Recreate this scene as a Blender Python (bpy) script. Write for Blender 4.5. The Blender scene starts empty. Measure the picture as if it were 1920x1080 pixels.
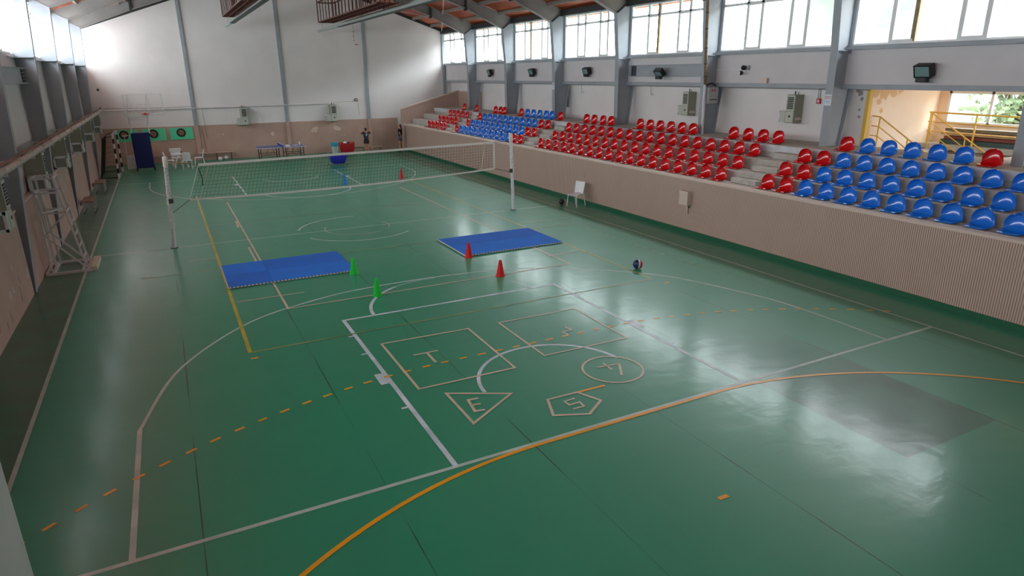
import bpy, bmesh, math, random
from math import sin, cos, pi, radians, sqrt
from mathutils import Vector, Matrix
random.seed(7)
S = bpy.context.scene
COL = S.collection

# ------------------------------------------------------------------ camera
CX, CY, CZ = -5.25218, -20.62158, 4.67432
YAW, PITCH, ROLL, FPX = 0.476774, 0.31783, -0.009807, 1222.943
cam_d = bpy.data.cameras.new('camera'); cam = bpy.data.objects.new('camera', cam_d); COL.objects.link(cam)
cam_d.sensor_fit = 'HORIZONTAL'; cam_d.sensor_width = 36.0; cam_d.lens = FPX / 1920 * 36.0
cam_d.clip_start = 0.05; cam_d.clip_end = 300
fw = Vector((sin(YAW)*cos(PITCH), cos(YAW)*cos(PITCH), -sin(PITCH)))
rt = Vector((cos(YAW), -sin(YAW), 0)); up = rt.cross(fw)
rt2 = cos(ROLL)*rt + sin(ROLL)*up; up2 = -sin(ROLL)*rt + cos(ROLL)*up
M = Matrix((rt2, up2, -fw)).transposed().to_4x4(); M.translation = Vector((CX, CY, CZ))
cam.matrix_world = M
S.camera = cam

# ------------------------------------------------------------------ sky, exposure
S.view_settings.view_transform = 'Standard'; S.view_settings.look = 'None'
S.view_settings.gamma = 1.0; S.view_settings.use_curve_mapping = False
S.view_settings.exposure = 0.3
W = bpy.data.worlds.new('world'); S.world = W; W.use_nodes = True
bg = W.node_tree.nodes['Background']; bg.inputs[0].default_value = (0.93, 0.97, 1.0, 1); bg.inputs[1].default_value = 13.0
S.cycles.max_bounces = 10; S.cycles.diffuse_bounces = 7; S.cycles.transparent_max_bounces = 16

FR = [-22.8, -17.8, -12.8, -7.8, -2.8, 2.2, 7.2, 12.2, 17.2]     # portal frame positions along the hall
YN, YF = -23.2, 22.2
def portal(name, x, y0, y1, z0, z1, side):
    l = bpy.data.lights.new(name, 'AREA'); l.shape = 'RECTANGLE'; l.size = y1-y0; l.size_y = z1-z0
    l.energy = 1; l.cycles.is_portal = True
    o = bpy.data.objects.new(name, l); COL.objects.link(o); o.location = (x, (y0+y1)/2, (z0+z1)/2)
    # area light looks down its -Z ; point it into the hall
    o.rotation_euler = (0, radians(90) if side > 0 else radians(-90), 0)
    o.rotation_euler = Matrix(((0, 0, side), (1, 0, 0), (0, side, 0))).to_euler() if False else (radians(90), 0, radians(90 if side > 0 else -90))
for sd, xx in ((1, 12.15), (-1, -8.75)):
    portal('daylight_portal', xx, YN, YF, 5.3, 7.3, sd)

# ------------------------------------------------------------------ materials
MATS = {}
def lin(c):
    return tuple((v/255/12.92 if v/255 <= .04045 else ((v/255+.055)/1.055)**2.4) for v in c)
def mat(name, rgb, rough=.6, metal=0, spec=.5, noise=0, nscale=8, bump=0, bscale=20, rgb2=None, srgb=True, stretch=None, coat=0):
    if name in MATS: return MATS[name]
    m = bpy.data.materials.new(name); m.use_nodes = True; nt = m.node_tree; b = nt.nodes['Principled BSDF']
    c = lin(rgb) if srgb else rgb
    b.inputs['Roughness'].default_value = rough; b.inputs['Metallic'].default_value = metal
    b.inputs['Specular IOR Level'].default_value = spec
    if coat: b.inputs['Coat Weight'].default_value = coat; b.inputs['Coat Roughness'].default_value = .08
    b.inputs['Base Color'].default_value = (*c, 1)
    tc = nt.nodes.new('ShaderNodeNewGeometry')
    src = tc.outputs['Position']
    if stretch:
        mp = nt.nodes.new('ShaderNodeMapping'); mp.inputs['Scale'].default_value = stretch
        nt.links.new(src, mp.inputs[0]); src = mp.outputs[0]
    if noise or rgb2:
        n = nt.nodes.new('ShaderNodeTexNoise'); n.inputs['Scale'].default_value = nscale; n.inputs['Detail'].default_value = 5
        nt.links.new(src, n.inputs['Vector'])
        mx = nt.nodes.new('ShaderNodeMix'); mx.data_type = 'RGBA'
        c2 = (lin(rgb2) if srgb else rgb2) if rgb2 else tuple(v*(1-noise) for v in c)
        mx.inputs[6].default_value = (*c, 1); mx.inputs[7].default_value = (*c2, 1)
        rp = nt.nodes.new('ShaderNodeMapRange'); rp.inputs[1].default_value = .35; rp.inputs[2].default_value = .65
        nt.links.new(n.outputs[0], rp.inputs[0]); nt.links.new(rp.outputs[0], mx.inputs[0]); nt.links.new(mx.outputs[2], b.inputs['Base Color'])
    if bump:
        n2 = nt.nodes.new('ShaderNodeTexNoise'); n2.inputs['Scale'].default_value = bscale; n2.inputs['Detail'].default_value = 3
        nt.links.new(src, n2.inputs['Vector'])
        bp = nt.nodes.new('ShaderNodeBump'); bp.inputs['Strength'].default_value = bump; bp.inputs['Distance'].default_value = .02
        nt.links.new(n2.outputs[0], bp.inputs['Height']); nt.links.new(bp.outputs[0], b.inputs['Normal'])
    MATS[name] = m; return m

m_white = mat('wall_white_paint', (236, 231, 230), .75, noise=.06, nscale=.8, bump=.05, bscale=40)
m_band = mat('white_panel_band', (216, 210, 212), .6, noise=.05, nscale=1.5)
m_pink = mat('pink_wall_paint', (196, 164, 149), .7, noise=.12, nscale=1.2, bump=.08, bscale=15)
m_peel = mat('bare_plaster', (196, 190, 186), .9)
m_peeld = mat('dark_crack', (70, 55, 48), .9)
m_grey = mat('grey_blue_steel', (160, 167, 175), .45, noise=.1, nscale=3)
m_greyd = mat('rafter_grey_paint', (146, 144, 142), .5, noise=.12, nscale=2)
m_dark = mat('dark_steel', (52, 52, 52), .6)
m_black = mat('black_plastic', (20, 21, 22), .5)
m_blackm = mat('black_metal', (24, 22, 22), .45)
m_bolt = mat('bolt_metal', (80, 84, 92), .4, metal=.5)
m_conc = mat('concrete', (196, 192, 184), .8, noise=.22, nscale=5, bump=.15, bscale=25)
m_step = mat('grey_painted_edge', (214, 218, 224), .5, noise=.15, nscale=4)
m_trim = mat('parapet_cap', (218, 196, 184), .4)
m_red = mat('red_seat_plastic', (212, 10, 20), .16, coat=.6)
m_blue = mat('blue_seat_plastic', (24, 122, 230), .18, coat=.6)
m_conered = mat('red_cone_plastic', (215, 20, 22), .35)
m_conegreen = mat('green_cone_plastic', (20, 200, 60), .35)
m_coneblue = mat('blue_cone_plastic', (30, 130, 220), .35)
m_mat = mat('blue_foam', (4, 112, 218), .8, noise=.12, nscale=2, bump=.3, bscale=120)
m_matw = mat('white_foam_edge', (225, 222, 214), .7)
m_wplas = mat('white_plastic', (232, 232, 236), .35)
m_wpaint = mat('white_metal_paint', (222, 220, 222), .4, noise=.12, nscale=9)
m_post = mat('white_post_paint', (226, 224, 232), .4, noise=.2, nscale=16)
m_skin = mat('skin', (196, 140, 116), .55)
m_hair = mat('black_hair', (22, 18, 18), .5)
m_shirtg = mat('dark_grey_shirt', (44, 54, 66), .85)
m_shirtb = mat('black_shirt', (14, 14, 16), .85)
m_shortm = mat('dark_maroon_shorts', (58, 40, 54), .85)
m_shortg = mat('blue_grey_shorts', (86, 98, 116), .85)
m_print = mat('pale_print', (190, 214, 228), .8)
m_heat = mat('heater_olive_enamel', (150, 152, 132), .45)
m_heatw = mat('heater_pale_enamel', (190, 194, 182), .45)
m_louv = mat('louvre_dark', (30, 30, 28), .6)
m_pipe = mat('pipe_wrap', (196, 186, 176), .6, noise=.25, nscale=7)
m_rust = mat('rusty_pipe', (140, 90, 66), .7, noise=.3, nscale=9)
m_cage = mat('red_brown_primer', (84, 34, 26), .6)
m_tube = mat('grey_duct', (150, 160, 156), .4)
m_tubed = mat('dark_green_grey', (58, 70, 66), .5)
m_yellow = mat('yellow_rail_paint', (230, 186, 84), .45)
m_beige = mat('beige_plaster', (244, 224, 204), .7, rgb2=(240, 214, 188), nscale=.9)
m_wood = mat('brown_wood', (140, 104, 84), .5, noise=.2, nscale=6)
m_woodl = mat('light_wood', (186, 160, 128), .5, noise=.2, nscale=6)
m_chrome = mat('grey_tube_metal', (170, 174, 178), .3, metal=.6)
m_navy = mat('navy_pad', (14, 26, 96), .6)
m_dgreen = mat('mint_board', (96, 222, 172), .6)
m_cork = mat('dartboard_dark', (22, 20, 18), .8)
m_dcream = mat('dartboard_cream', (196, 150, 120), .8)
m_ttblue = mat('table_tennis_blue', (54, 82, 150), .35)
m_ttnet = mat('table_net_blue', (24, 52, 170), .8)
m_canvr = mat('red_canvas', (176, 14, 26), .75, noise=.15, nscale=6)
m_canvb = mat('blue_canvas', (20, 34, 176), .75, noise=.15, nscale=6)
m_binb = mat('cyan_plastic', (60, 160, 190), .4)
m_net = mat('black_net_cord', (26, 30, 28), .8)
m_tape = mat('white_net_tape', (222, 216, 208), .7)
m_orangeb = mat('basketball_orange', (190, 80, 40), .6)
m_lens = mat('lamp_glass', (120, 150, 150), .08, spec=.8)
m_leaf = mat('tree_leaves', (70, 88, 56), .8, rgb2=(98, 112, 76), nscale=2)
m_hill = mat('hillside_scrub', (94, 95, 91), .95, rgb2=(70, 77, 68), nscale=.3)
m_bark = mat('tree_bark', (80, 62, 50), .9)
m_pale = mat('pale_building', (170, 160, 150), .9)
m_green_skirt = mat('green_skirting', (18, 92, 60), .4)
m_wsign = mat('sign_white', (225, 232, 240), .5)
m_rsign = mat('sign_red', (190, 40, 60), .5)
m_bsign = mat('sign_blue', (120, 170, 220), .5)
m_frame = mat('window_frame_white', (232, 234, 236), .5)
m_framer = mat('window_frame_weathered', (170, 150, 120), .7, noise=.4, nscale=14)

def glass(name, tint=(1, 1, 1), refl=.08):
    m = bpy.data.materials.new(name); m.use_nodes = True; nt = m.node_tree; nt.nodes.clear()
    o = nt.nodes.new('ShaderNodeOutputMaterial'); mx = nt.nodes.new('ShaderNodeMixShader')
    t = nt.nodes.new('ShaderNodeBsdfTransparent'); g = nt.nodes.new('ShaderNodeBsdfGlossy')
    t.inputs[0].default_value = (*tint, 1); g.inputs['Roughness'].default_value = .03
    mx.inputs[0].default_value = refl
    nt.links.new(t.outputs[0], mx.inputs[1]); nt.links.new(g.outputs[0], mx.inputs[2]); nt.links.new(mx.outputs[0], o.inputs[0])
    return m
m_glass = glass('window_glass', (.95, .98, .98), .05)
m_acryl = glass('clear_acrylic', (.985, .99, .99), .02)

def ribbed():
    m = mat('ribbed_pink_cladding', (208, 180, 166), .5, noise=.05, nscale=2)
    nt = m.node_tree; b = nt.nodes['Principled BSDF']
    g = nt.nodes.new('ShaderNodeNewGeometry'); sp = nt.nodes.new('ShaderNodeSeparateXYZ'); nt.links.new(g.outputs['Position'], sp.inputs[0])
    ad = nt.nodes.new('ShaderNodeMath'); ad.operation = 'ADD'; nt.links.new(sp.outputs[0], ad.inputs[0]); nt.links.new(sp.outputs[1], ad.inputs[1])
    mu = nt.nodes.new('ShaderNodeMath'); mu.operation = 'MULTIPLY'; mu.inputs[1].default_value = 22.0; nt.links.new(ad.outputs[0], mu.inputs[0])
    fr = nt.nodes.new('ShaderNodeMath'); fr.operation = 'FRACT'; nt.links.new(mu.outputs[0], fr.inputs[0])
    lt = nt.nodes.new('ShaderNodeMath'); lt.operation = 'LESS_THAN'; lt.inputs[1].default_value = .34; nt.links.new(fr.outputs[0], lt.inputs[0])
    mx = nt.nodes.new('ShaderNodeMix'); mx.data_type = 'RGBA'
    old = b.inputs['Base Color'].links[0].from_socket
    nt.links.new(lt.outputs[0], mx.inputs[0]); nt.links.new(old, mx.inputs[6]); mx.inputs[7].default_value = (*lin((140, 112, 100)), 1)
    nt.links.new(mx.outputs[2], b.inputs['Base Color'])
    bp = nt.nodes.new('ShaderNodeBump'); bp.invert = True; bp.inputs['Strength'].default_value = .6; bp.inputs['Distance'].default_value = .015
    nt.links.new(lt.outputs[0], bp.inputs['Height']); nt.links.new(bp.outputs[0], b.inputs['Normal'])
    return m
m_rib = ribbed()

def planks():
    m = mat('orange_roof_planks', (196, 96, 54), .45)
    nt = m.node_tree; b = nt.nodes['Principled BSDF']
    g = nt.nodes.new('ShaderNodeNewGeometry'); sp = nt.nodes.new('ShaderNodeSeparateXYZ'); nt.links.new(g.outputs['Position'], sp.inputs[0])
    mu = nt.nodes.new('ShaderNodeMath'); mu.operation = 'MULTIPLY'; mu.inputs[1].default_value = 9.0; nt.links.new(sp.outputs[0], mu.inputs[0])
    fr = nt.nodes.new('ShaderNodeMath'); fr.operation = 'FRACT'; nt.links.new(mu.outputs[0], fr.inputs[0])
    lt = nt.nodes.new('ShaderNodeMath'); lt.operation = 'LESS_THAN'; lt.inputs[1].default_value = .1; nt.links.new(fr.outputs[0], lt.inputs[0])
    fl = nt.nodes.new('ShaderNodeMath'); fl.operation = 'FLOOR'; nt.links.new(mu.outputs[0], fl.inputs[0])
    wn = nt.nodes.new('ShaderNodeTexWhiteNoise'); wn.noise_dimensions = '1D'; nt.links.new(fl.outputs[0], wn.inputs['W'])
    m1 = nt.nodes.new('ShaderNodeMix'); m1.data_type = 'RGBA'; m1.inputs[6].default_value = (*lin((196, 96, 52)), 1); m1.inputs[7].default_value = (*lin((160, 68, 36)), 1)
    nt.links.new(wn.outputs[0], m1.inputs[0])
    m2 = nt.nodes.new('ShaderNodeMix'); m2.data_type = 'RGBA'; m2.inputs[7].default_value = (*lin((80, 34, 20)), 1)
    nt.links.new(m1.outputs[2], m2.inputs[6]); nt.links.new(lt.outputs[0], m2.inputs[0]); nt.links.new(m2.outputs[2], b.inputs['Base Color'])
    return m
m_plank = planks()

def floor_mat():
    m = bpy.data.materials.new('green_sports_floor'); m.use_nodes = True; nt = m.node_tree; b = nt.nodes['Principled BSDF']
    N = nt.nodes.new; L = nt.links.new
    g = N('ShaderNodeNewGeometry'); sp = N('ShaderNodeSeparateXYZ'); L(g.outputs['Position'], sp.inputs[0])
    def noise(scale, detail=4, stretch=None):
        n = N('ShaderNodeTexNoise'); n.inputs['Scale'].default_value = scale; n.inputs['Detail'].default_value = detail
        if stretch:
            mp = N('ShaderNodeMapping'); mp.inputs['Scale'].default_value = stretch; L(g.outputs['Position'], mp.inputs[0]); L(mp.outputs[0], n.inputs['Vector'])
        else: L(g.outputs['Position'], n.inputs['Vector'])
        return n.outputs[0]
    def rng(v, a, b_, c=0, d=1):
        r = N('ShaderNodeMapRange'); r.inputs[1].default_value = a; r.inputs[2].default_value = b_; r.inputs[3].default_value = c; r.inputs[4].default_value = d; L(v, r.inputs[0]); return r.outputs[0]
    def mix(f, a, b_):
        x = N('ShaderNodeMix'); x.data_type = 'RGBA'
        if isinstance(f, (int, float)): x.inputs[0].default_value = f
        else: L(f, x.inputs[0])
        for i, v in ((6, a), (7, b_)):
            if isinstance(v, tuple): x.inputs[i].default_value = (*v, 1)
            else: L(v, x.inputs[i])
        return x.outputs[2]
    def math_(op, a, b_=None):
        x = N('ShaderNodeMath'); x.operation = op
        for i, v in ((0, a), (1, b_)):
            if v is None: continue
            if isinstance(v, (int, float)): x.inputs[i].default_value = v
            else: L(v, x.inputs[i])
        return x.outputs[0]
    c = mix(rng(noise(.35, 5), .35, .65), FLOOR_A, FLOOR_B)
    c = mix(rng(noise(1.4, 3, (1, .6, 1)), .5, .8, 0, .15), c, FLOOR_C)
    # worn brownish sheet, right of the key
    inx = math_('MULTIPLY', math_('GREATER_THAN', sp.outputs[0], 2.47), math_('LESS_THAN', sp.outputs[0], 4.45))
    iny = math_('MULTIPLY', math_('GREATER_THAN', sp.outputs[1], -16.55), rng(sp.outputs[1], -15.0, -12.0, 1, 0))
    patch = math_('MULTIPLY', math_('MULTIPLY', inx, iny), rng(noise(.8, 4), .3, .6, .35, .75))
    c = mix(patch, c, lin((74, 92, 82)))
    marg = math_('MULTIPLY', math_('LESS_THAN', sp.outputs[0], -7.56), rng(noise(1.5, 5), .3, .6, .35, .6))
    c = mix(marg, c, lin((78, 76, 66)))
    # sheet seams every two metres
    u = math_('FRACT', math_('MULTIPLY', math_('ADD', sp.outputs[0], 19.55), .5))
    seam = math_('MULTIPLY', math_('LESS_THAN', u, .007), rng(noise(.6, 3), .42, .58))
    c = mix(seam, c, lin((14, 42, 34)))
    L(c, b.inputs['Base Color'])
    r = rng(noise(1.6, 2), 0, 1, .36, .46)
    b.inputs['Coat Weight'].default_value = .34; b.inputs['Coat Roughness'].default_value = .16
    rr = math_('ADD', r, math_('MULTIPLY', patch, .12)); L(rr, b.inputs['Roughness'])
    b.inputs['Specular IOR Level'].default_value = .5
    bp = N('ShaderNodeBump'); bp.inputs['Strength'].default_value = .15; bp.inputs['Distance'].default_value = .03
    h = math_('ADD', noise(2.2, 4, (.7, 1.6, 1)), math_('MULTIPLY', noise(7, 4, (1, .5, 1)), .3)); L(h, bp.inputs['Height']); L(bp.outputs[0], b.inputs['Normal']); L(bp.outputs[0], b.inputs['Coat Normal'])
    return m
FLOOR_A, FLOOR_B, FLOOR_C = lin((36, 138, 104)), lin((40, 134, 104)), lin((58, 146, 120))
m_floor = floor_mat()
def paint(name, rgb, wear=.3):
    m = mat(name, rgb, .35, rgb2=tuple(int(v*(1-wear)+w*wear) for v, w in zip(rgb, (40, 100, 80))), nscale=2.5); return m
m_lwhite = paint('line_white', (216, 220, 232), .25)
m_lold = paint('line_worn_white', (190, 202, 196), .2)
m_lyel = paint('line_yellow', (190, 170, 40), .25)
m_lyelf = paint('line_faded_yellow', (150, 150, 84), .6)
m_lor = paint('line_orange', (236, 160, 24), .06)
m_ltape = paint('line_beige_tape', (210, 188, 166), .15)

# ------------------------------------------------------------------ helpers
WL = {}
class MB:
    def __init__(s): s.v = []; s.f = []; s.m = []
    def add(s, vs, fs, m=0):
        k = len(s.v); s.v += [tuple(v) for v in vs]; s.f += [tuple(i+k for i in f) for f in fs]; s.m += [m]*len(fs); return s
    def box(s, x0, x1, y0, y1, z0, z1, m=0):
        return s.add([(x0, y0, z0), (x1, y0, z0), (x1, y1, z0), (x0, y1, z0), (x0, y0, z1), (x1, y0, z1), (x1, y1, z1), (x0, y1, z1)],
                     [(0, 3, 2, 1), (4, 5, 6, 7), (0, 1, 5, 4), (1, 2, 6, 5), (2, 3, 7, 6), (3, 0, 4, 7)], m)
    def prism(s, poly, axis, a, b, m=0):
        n = len(poly)
        def p(q, t):
            return (q[0], t, q[1]) if axis == 'y' else ((t, q[0], q[1]) if axis == 'x' else (q[0], q[1], t))
        vs = [p(q, a) for q in poly]+[p(q, b) for q in poly]
        return s.add(vs, [tuple(range(n))[::-1], tuple(range(n, 2*n))]+[(i, (i+1) % n, n+(i+1) % n, n+i) for i in range(n)], m)
    def tube(s, p, q, r=.02, n=8, m=0, r2=None, cap=True):
        p, q = Vector(p), Vector(q); d = (q-p)
        if d.length < 1e-6: return s
        d.normalize(); a = d.orthogonal().normalized(); b = d.cross(a); r2 = r if r2 is None else r2
        vs = [p+a*r*cos(2*pi*i/n)+b*r*sin(2*pi*i/n) for i in range(n)]+[q+a*r2*cos(2*pi*i/n)+b*r2*sin(2*pi*i/n) for i in range(n)]
        fs = [(i, (i+1) % n, n+(i+1) % n, n+i) for i in range(n)]
        if cap: fs += [tuple(range(n))[::-1], tuple(range(n, 2*n))]
        return s.add(vs, fs, m)
    def bar(s, p, q, w, h, m=0, upv=(0, 0, 1)):
        p, q = Vector(p), Vector(q); d = (q-p).normalized(); u = Vector(upv)
        if abs(d.dot(u)) > .98: u = Vector((0, 1, 0))
        a = d.cross(u).normalized()*w/2; b = a.cross(d).normalized()*h/2
        vs = [p-a-b, p+a-b, p+a+b, p-a+b, q-a-b, q+a-b, q+a+b, q-a+b]
        return s.add(vs, [(0, 3, 2, 1), (4, 5, 6, 7), (0, 1, 5, 4), (1, 2, 6, 5), (2, 3, 7, 6), (3, 0, 4, 7)], m)
    def path(s, pts, r=.02, n=8, m=0):
        for a, b in zip(pts, pts[1:]): s.tube(a, b, r, n, m)
        for a in pts[1:-1]: s.ball(a, r, 6, 4, m)
        return s
    def ball(s, c, r, n=12, k=8, m=0, sc=(1, 1, 1)):
        vs = []; fs = []
        for j in range(k+1):
            t = pi*j/k
            for i in range(n): vs.append((c[0]+sc[0]*r*sin(t)*cos(2*pi*i/n), c[1]+sc[1]*r*sin(t)*sin(2*pi*i/n), c[2]+sc[2]*r*cos(t)))
        for j in range(k):
            for i in range(n): fs.append((j*n+i, (j+1)*n+i, (j+1)*n+(i+1) % n, j*n+(i+1) % n))
        return s.add(vs, fs, m)
    def lathe(s, prof, c=(0, 0, 0), n=20, m=0):
        vs = [(c[0]+r*cos(2*pi*i/n), c[1]+r*sin(2*pi*i/n), c[2]+z) for r, z in prof for i in range(n)]; k = len(prof)
        fs = [(j*n+i, j*n+(i+1) % n, (j+1)*n+(i+1) % n, (j+1)*n+i) for j in range(k-1) for i in range(n)]
        fs += [tuple(range(n))[::-1], tuple(range((k-1)*n, k*n))]
        return s.add(vs, fs, m)
    def strip(s, pts, w, z, m=0, closed=False):
        """flat painted line on the floor"""
        P = [Vector((p[0], p[1])) for p in pts]; n = len(P); L_, R_ = [], []
        for i in range(n):
            if closed: a, b = P[i-1], P[(i+1) % n]
            else: a, b = P[max(i-1, 0)], P[min(i+1, n-1)]
            d1 = (P[i]-a).normalized() if (P[i]-a).length > 1e-9 else None
            d2 = (b-P[i]).normalized() if (b-P[i]).length > 1e-9 else None
            if d1 is None: d1 = d2
            if d2 is None: d2 = d1
            n1 = Vector((-d1.y, d1.x)); n2 = Vector((-d2.y, d2.x)); t = (n1+n2)
            if t.length < 1e-6: t = n1
            t.normalize(); k = min(1/max(t.dot(n1), .3), 3)
            L_.append(P[i]+t*w/2*k); R_.append(P[i]-t*w/2*k)
        vs = [(p.x, p.y, z) for p in L_]+[(p.x, p.y, z) for p in R_]
        fs = [(n+i, n+(i+1) % n, (i+1) % n, i) for i in range(n if closed else n-1)]
        return s.add(vs, fs, m)
    def build(s, name, mats, parent=None, smooth=False, bevel=0, origin=None):
        me = bpy.data.meshes.new(name)
        if parent is not None: o0 = WL[parent.name]
        elif origin is not None: o0 = Vector(origin)
        else:
            xs = [v[0] for v in s.v]; ys = [v[1] for v in s.v]; zs = [v[2] for v in s.v]
            o0 = Vector(((min(xs)+max(xs))/2, (min(ys)+max(ys))/2, min(zs)))
        me.from_pydata([(v[0]-o0[0], v[1]-o0[1], v[2]-o0[2]) for v in s.v], [], s.f)
        for mm in (mats if isinstance(mats, (list, tuple)) else [mats]): me.materials.append(mm)
        me.polygons.foreach_set('material_index', s.m)
        bm = bmesh.new(); bm.from_mesh(me); bmesh.ops.recalc_face_normals(bm, faces=bm.faces); bm.to_mesh(me); bm.free()
        if smooth: me.shade_smooth() if smooth is True else me.shade_smooth()
        me.update()
        o = bpy.data.objects.new(name, me); COL.objects.link(o)
        if parent is not None: o.parent = parent
        else: o.location = o0
        WL[o.name] = Vector(o0)
        if smooth == 'auto':
            try:
                me.set_sharp_from_angle(angle=radians(35))
            except Exception: pass
        if bevel:
            b = o.modifiers.new('bevel', 'BEVEL'); b.width = bevel; b.segments = 2; b.limit_method = 'ANGLE'
        return o
def tag(o, label=None, cat=None, group=None, kind=None):
    if label: o['label'] = label
    if cat: o['category'] = cat
    if group: o['group'] = group
    if kind: o['kind'] = kind
    return o
def thing(name, loc, label, cat, group=None):
    o = bpy.data.objects.new(name, None); COL.objects.link(o); o.location = loc; o.empty_display_size = .1; WL[o.name] = Vector(loc)
    return tag(o, label, cat, group)
def struct(mb, name, mats, label, smooth=False):
    o = mb.build(name, mats, smooth=smooth); return tag(o, label, 'building part', None, 'structure')
def dup(o, loc, rotz=None, label=None):
    r = o.copy(); COL.objects.link(r); r.location = loc
    if rotz is not None: r.rotation_euler = (0, 0, rotz)
    if label: r['label'] = label
    for ch in list(o.children):
        c = ch.copy(); COL.objects.link(c); c.parent = r
        for g in list(ch.children):
            d = g.copy(); COL.objects.link(d); d.parent = c
    return r
ORD = ['first', 'second', 'third', 'fourth', 'fifth', 'sixth', 'seventh', 'eighth', 'ninth', 'tenth', 'eleventh', 'twelfth', 'thirteenth', 'fourteenth', 'fifteenth', 'sixteenth', 'seventeenth', 'eighteenth']

# ================================================================== SETTING
XL, XR, XB = -8.55, 12.0, 12.4
def roofR(x): return 7.42+.33*(12-x)
def roofL(x): return 7.2+.35*(x+8.5)
RX = 1.75; RZ = roofR(RX)
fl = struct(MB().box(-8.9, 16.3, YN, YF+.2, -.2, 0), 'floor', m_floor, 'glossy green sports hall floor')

# ---- painted lines
z = [.0015]
def nz(): z[0] += .0005; return z[0]
def line_obj(mb, name, m, label): 
    o = mb.build(name, m, parent=fl); o['label'] = label; return o
def arc(cx, cy, r, a0, a1, n=40): return [(cx+r*cos(radians(a0+(a1-a0)*i/n)), cy+r*sin(radians(a0+(a1-a0)*i/n))) for i in range(n+1)]
bx, by, by2 = -.197, -14.01, 14.07
# basketball boundary + 3 point (worn)
b = MB(); zz = nz()
b.strip([(-7.56, by), (7.18, by)], .06, zz); b.strip([(-7.56, YN+1), (-7.56, 18.6)], .06, zz+.0003); b.strip([(7.18, YN+1), (7.18, 18.0)], .05, zz+.0003)
b.strip([(-7.56, by2), (7.18, by2)], .05, zz)
a0 = math.degrees(math.asin(1.0/6.02))
for s_, yb in ((1, by), (-1, by2)):
    cy = yb+s_*1.575; pts = [(bx+6.02, yb)]
    pts += [(bx+6.02*cos(radians(t)), cy+s_*6.02*sin(radians(t))) for t in [6+i*(168)/60 for i in range(61)]]
    if s_ < 0: b.strip([(bx-6.02, yb), (bx-6.02, yb-2.0)], .06, zz+.0002); b.strip(pts, .05, zz)
def smooth(P, n=8):
    out = []; Q = [P[0]]+P+[P[-1]]
    for i in range(1, len(Q)-2):
        for k in range(n):
            t = k/n; r = []
            for c in (0, 1):
                p0, p1, p2, p3 = Q[i-1][c], Q[i][c], Q[i+1][c], Q[i+2][c]
                r.append(.5*(2*p1+(p2-p0)*t+(2*p0-5*p1+4*p2-p3)*t*t+(3*p1-p0-3*p2+p3)*t**3))
            out.append(tuple(r))
    return out+[P[-1]]
T3 = smooth([(-6.19, -11.1), (-5.61, -9.11), (-4.31, -7.39), (-2.78, -6.61), (-1.51, -6.36), (.49, -6.37), (2.47, -6.85), (4.72, -8.68), (5.64, -10.86), (5.86, -12.2), (5.84, by)])
b.strip([(-6.21, by), (-6.19, -11.1)], .065, zz+.0002); b.strip(T3, .05, zz)
b.strip([(-7.56, 0), (7.18, 0)], .045, zz)
b.strip(T3[20:42], .035, zz+.0006, 1)
line_obj(b, 'worn_court_lines', [m_lold, m_lwhite], 'worn greyish white basketball boundary and three point lines')
# key
b = MB(); zz = nz()
b.strip([(bx-2.45, by), (bx-2.45, by+5.8), (bx+2.45, by+5.8), (bx+2.45, by)], .07, zz)
for yy, w in ((-9.12, .05), (-10.04, .05), (-12.25, .05)):
    for s_ in (-1, 1): b.strip([(bx+s_*2.47, yy), (bx+s_*2.58, yy)], w, zz+.0002)
for s_ in (-1, 1): b.strip([(bx+s_*2.45, -11.15), (bx+s_*2.62, -11.15)], .42, zz+.0002)
b.strip(arc(bx, by+1.6, 1.28, 5, 178, 30), .06, zz)
b.strip(arc(bx, by+5.8, 1.82, 118, 180, 20), .07, zz); b.strip(arc(bx, by+5.8, 1.82, 84, 118, 12), .03, zz)
b.strip(arc(bx, by+5.8, 1.82, 0, 24, 8), .03, zz)
b.strip([(bx-2.45, by2), (bx-2.45, by2-5.8), (bx+2.45, by2-5.8), (bx+2.45, by2)], .06, zz)
for s_ in (-1, 1): b.strip([(bx+s_*2.45, 11.3), (bx+s_*2.62, 11.3)], .38, zz+.0002)
b.strip(arc(bx, by2-1.6, 1.28, 188, 352, 24), .06, zz); b.strip(arc(bx, by2-5.8, 1.82, 188, 352, 24), .06, zz)
b.strip(arc(bx, 0, 1.82, 80, 165, 16), .05, zz); b.strip(arc(bx, 0, 1.82, 205, 315, 20), .045, zz)
line_obj(b, 'white_key_lines', m_lwhite, 'bright white basketball key lines')
# volleyball
b = MB(); zz = nz()
b.strip([(-4.5, 9), (-4.5, -9)], .07, zz); b.strip([(4.5, 9), (4.5, -9)], .045, zz)
line_obj(b, 'yellow_sidelines', m_lyel, 'yellow volleyball sidelines')
b = MB(); zz = nz()
b.strip([(-4.5, -9), (4.5, -9)], .05, zz); b.strip([(-4.5, 9), (4.5, 9)], .05, zz)
b.strip([(-4.5, 2.7), (4.5, 2.95)], .04, zz); b.strip([(-4.5, -3), (4.5, -3)], .04, zz)
for k in range(3): b.strip([(-6.3+k*.62, -3), (-5.95+k*.62, -3)], .045, zz)
b.strip([(4.65, -3.0), (6.44, -3.03)], .045, zz); b.strip([(4.55, -2.08), (6.44, -2.14)], .045, zz)
b.strip([(4.6, 3.0), (6.3, 3.0)], .04, zz)
yy = -3.3
while yy > -9.1: b.strip([(6.18, yy), (6.18, yy-.17)], .05, zz); yy -= .36
yy = 3.3
while yy < 9.1: b.strip([(6.18, yy), (6.18, yy+.17)], .05, zz); yy += .36
line_obj(b, 'faded_yellow_lines', m_lyelf, 'faded yellow volleyball end and attack lines')
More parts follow.
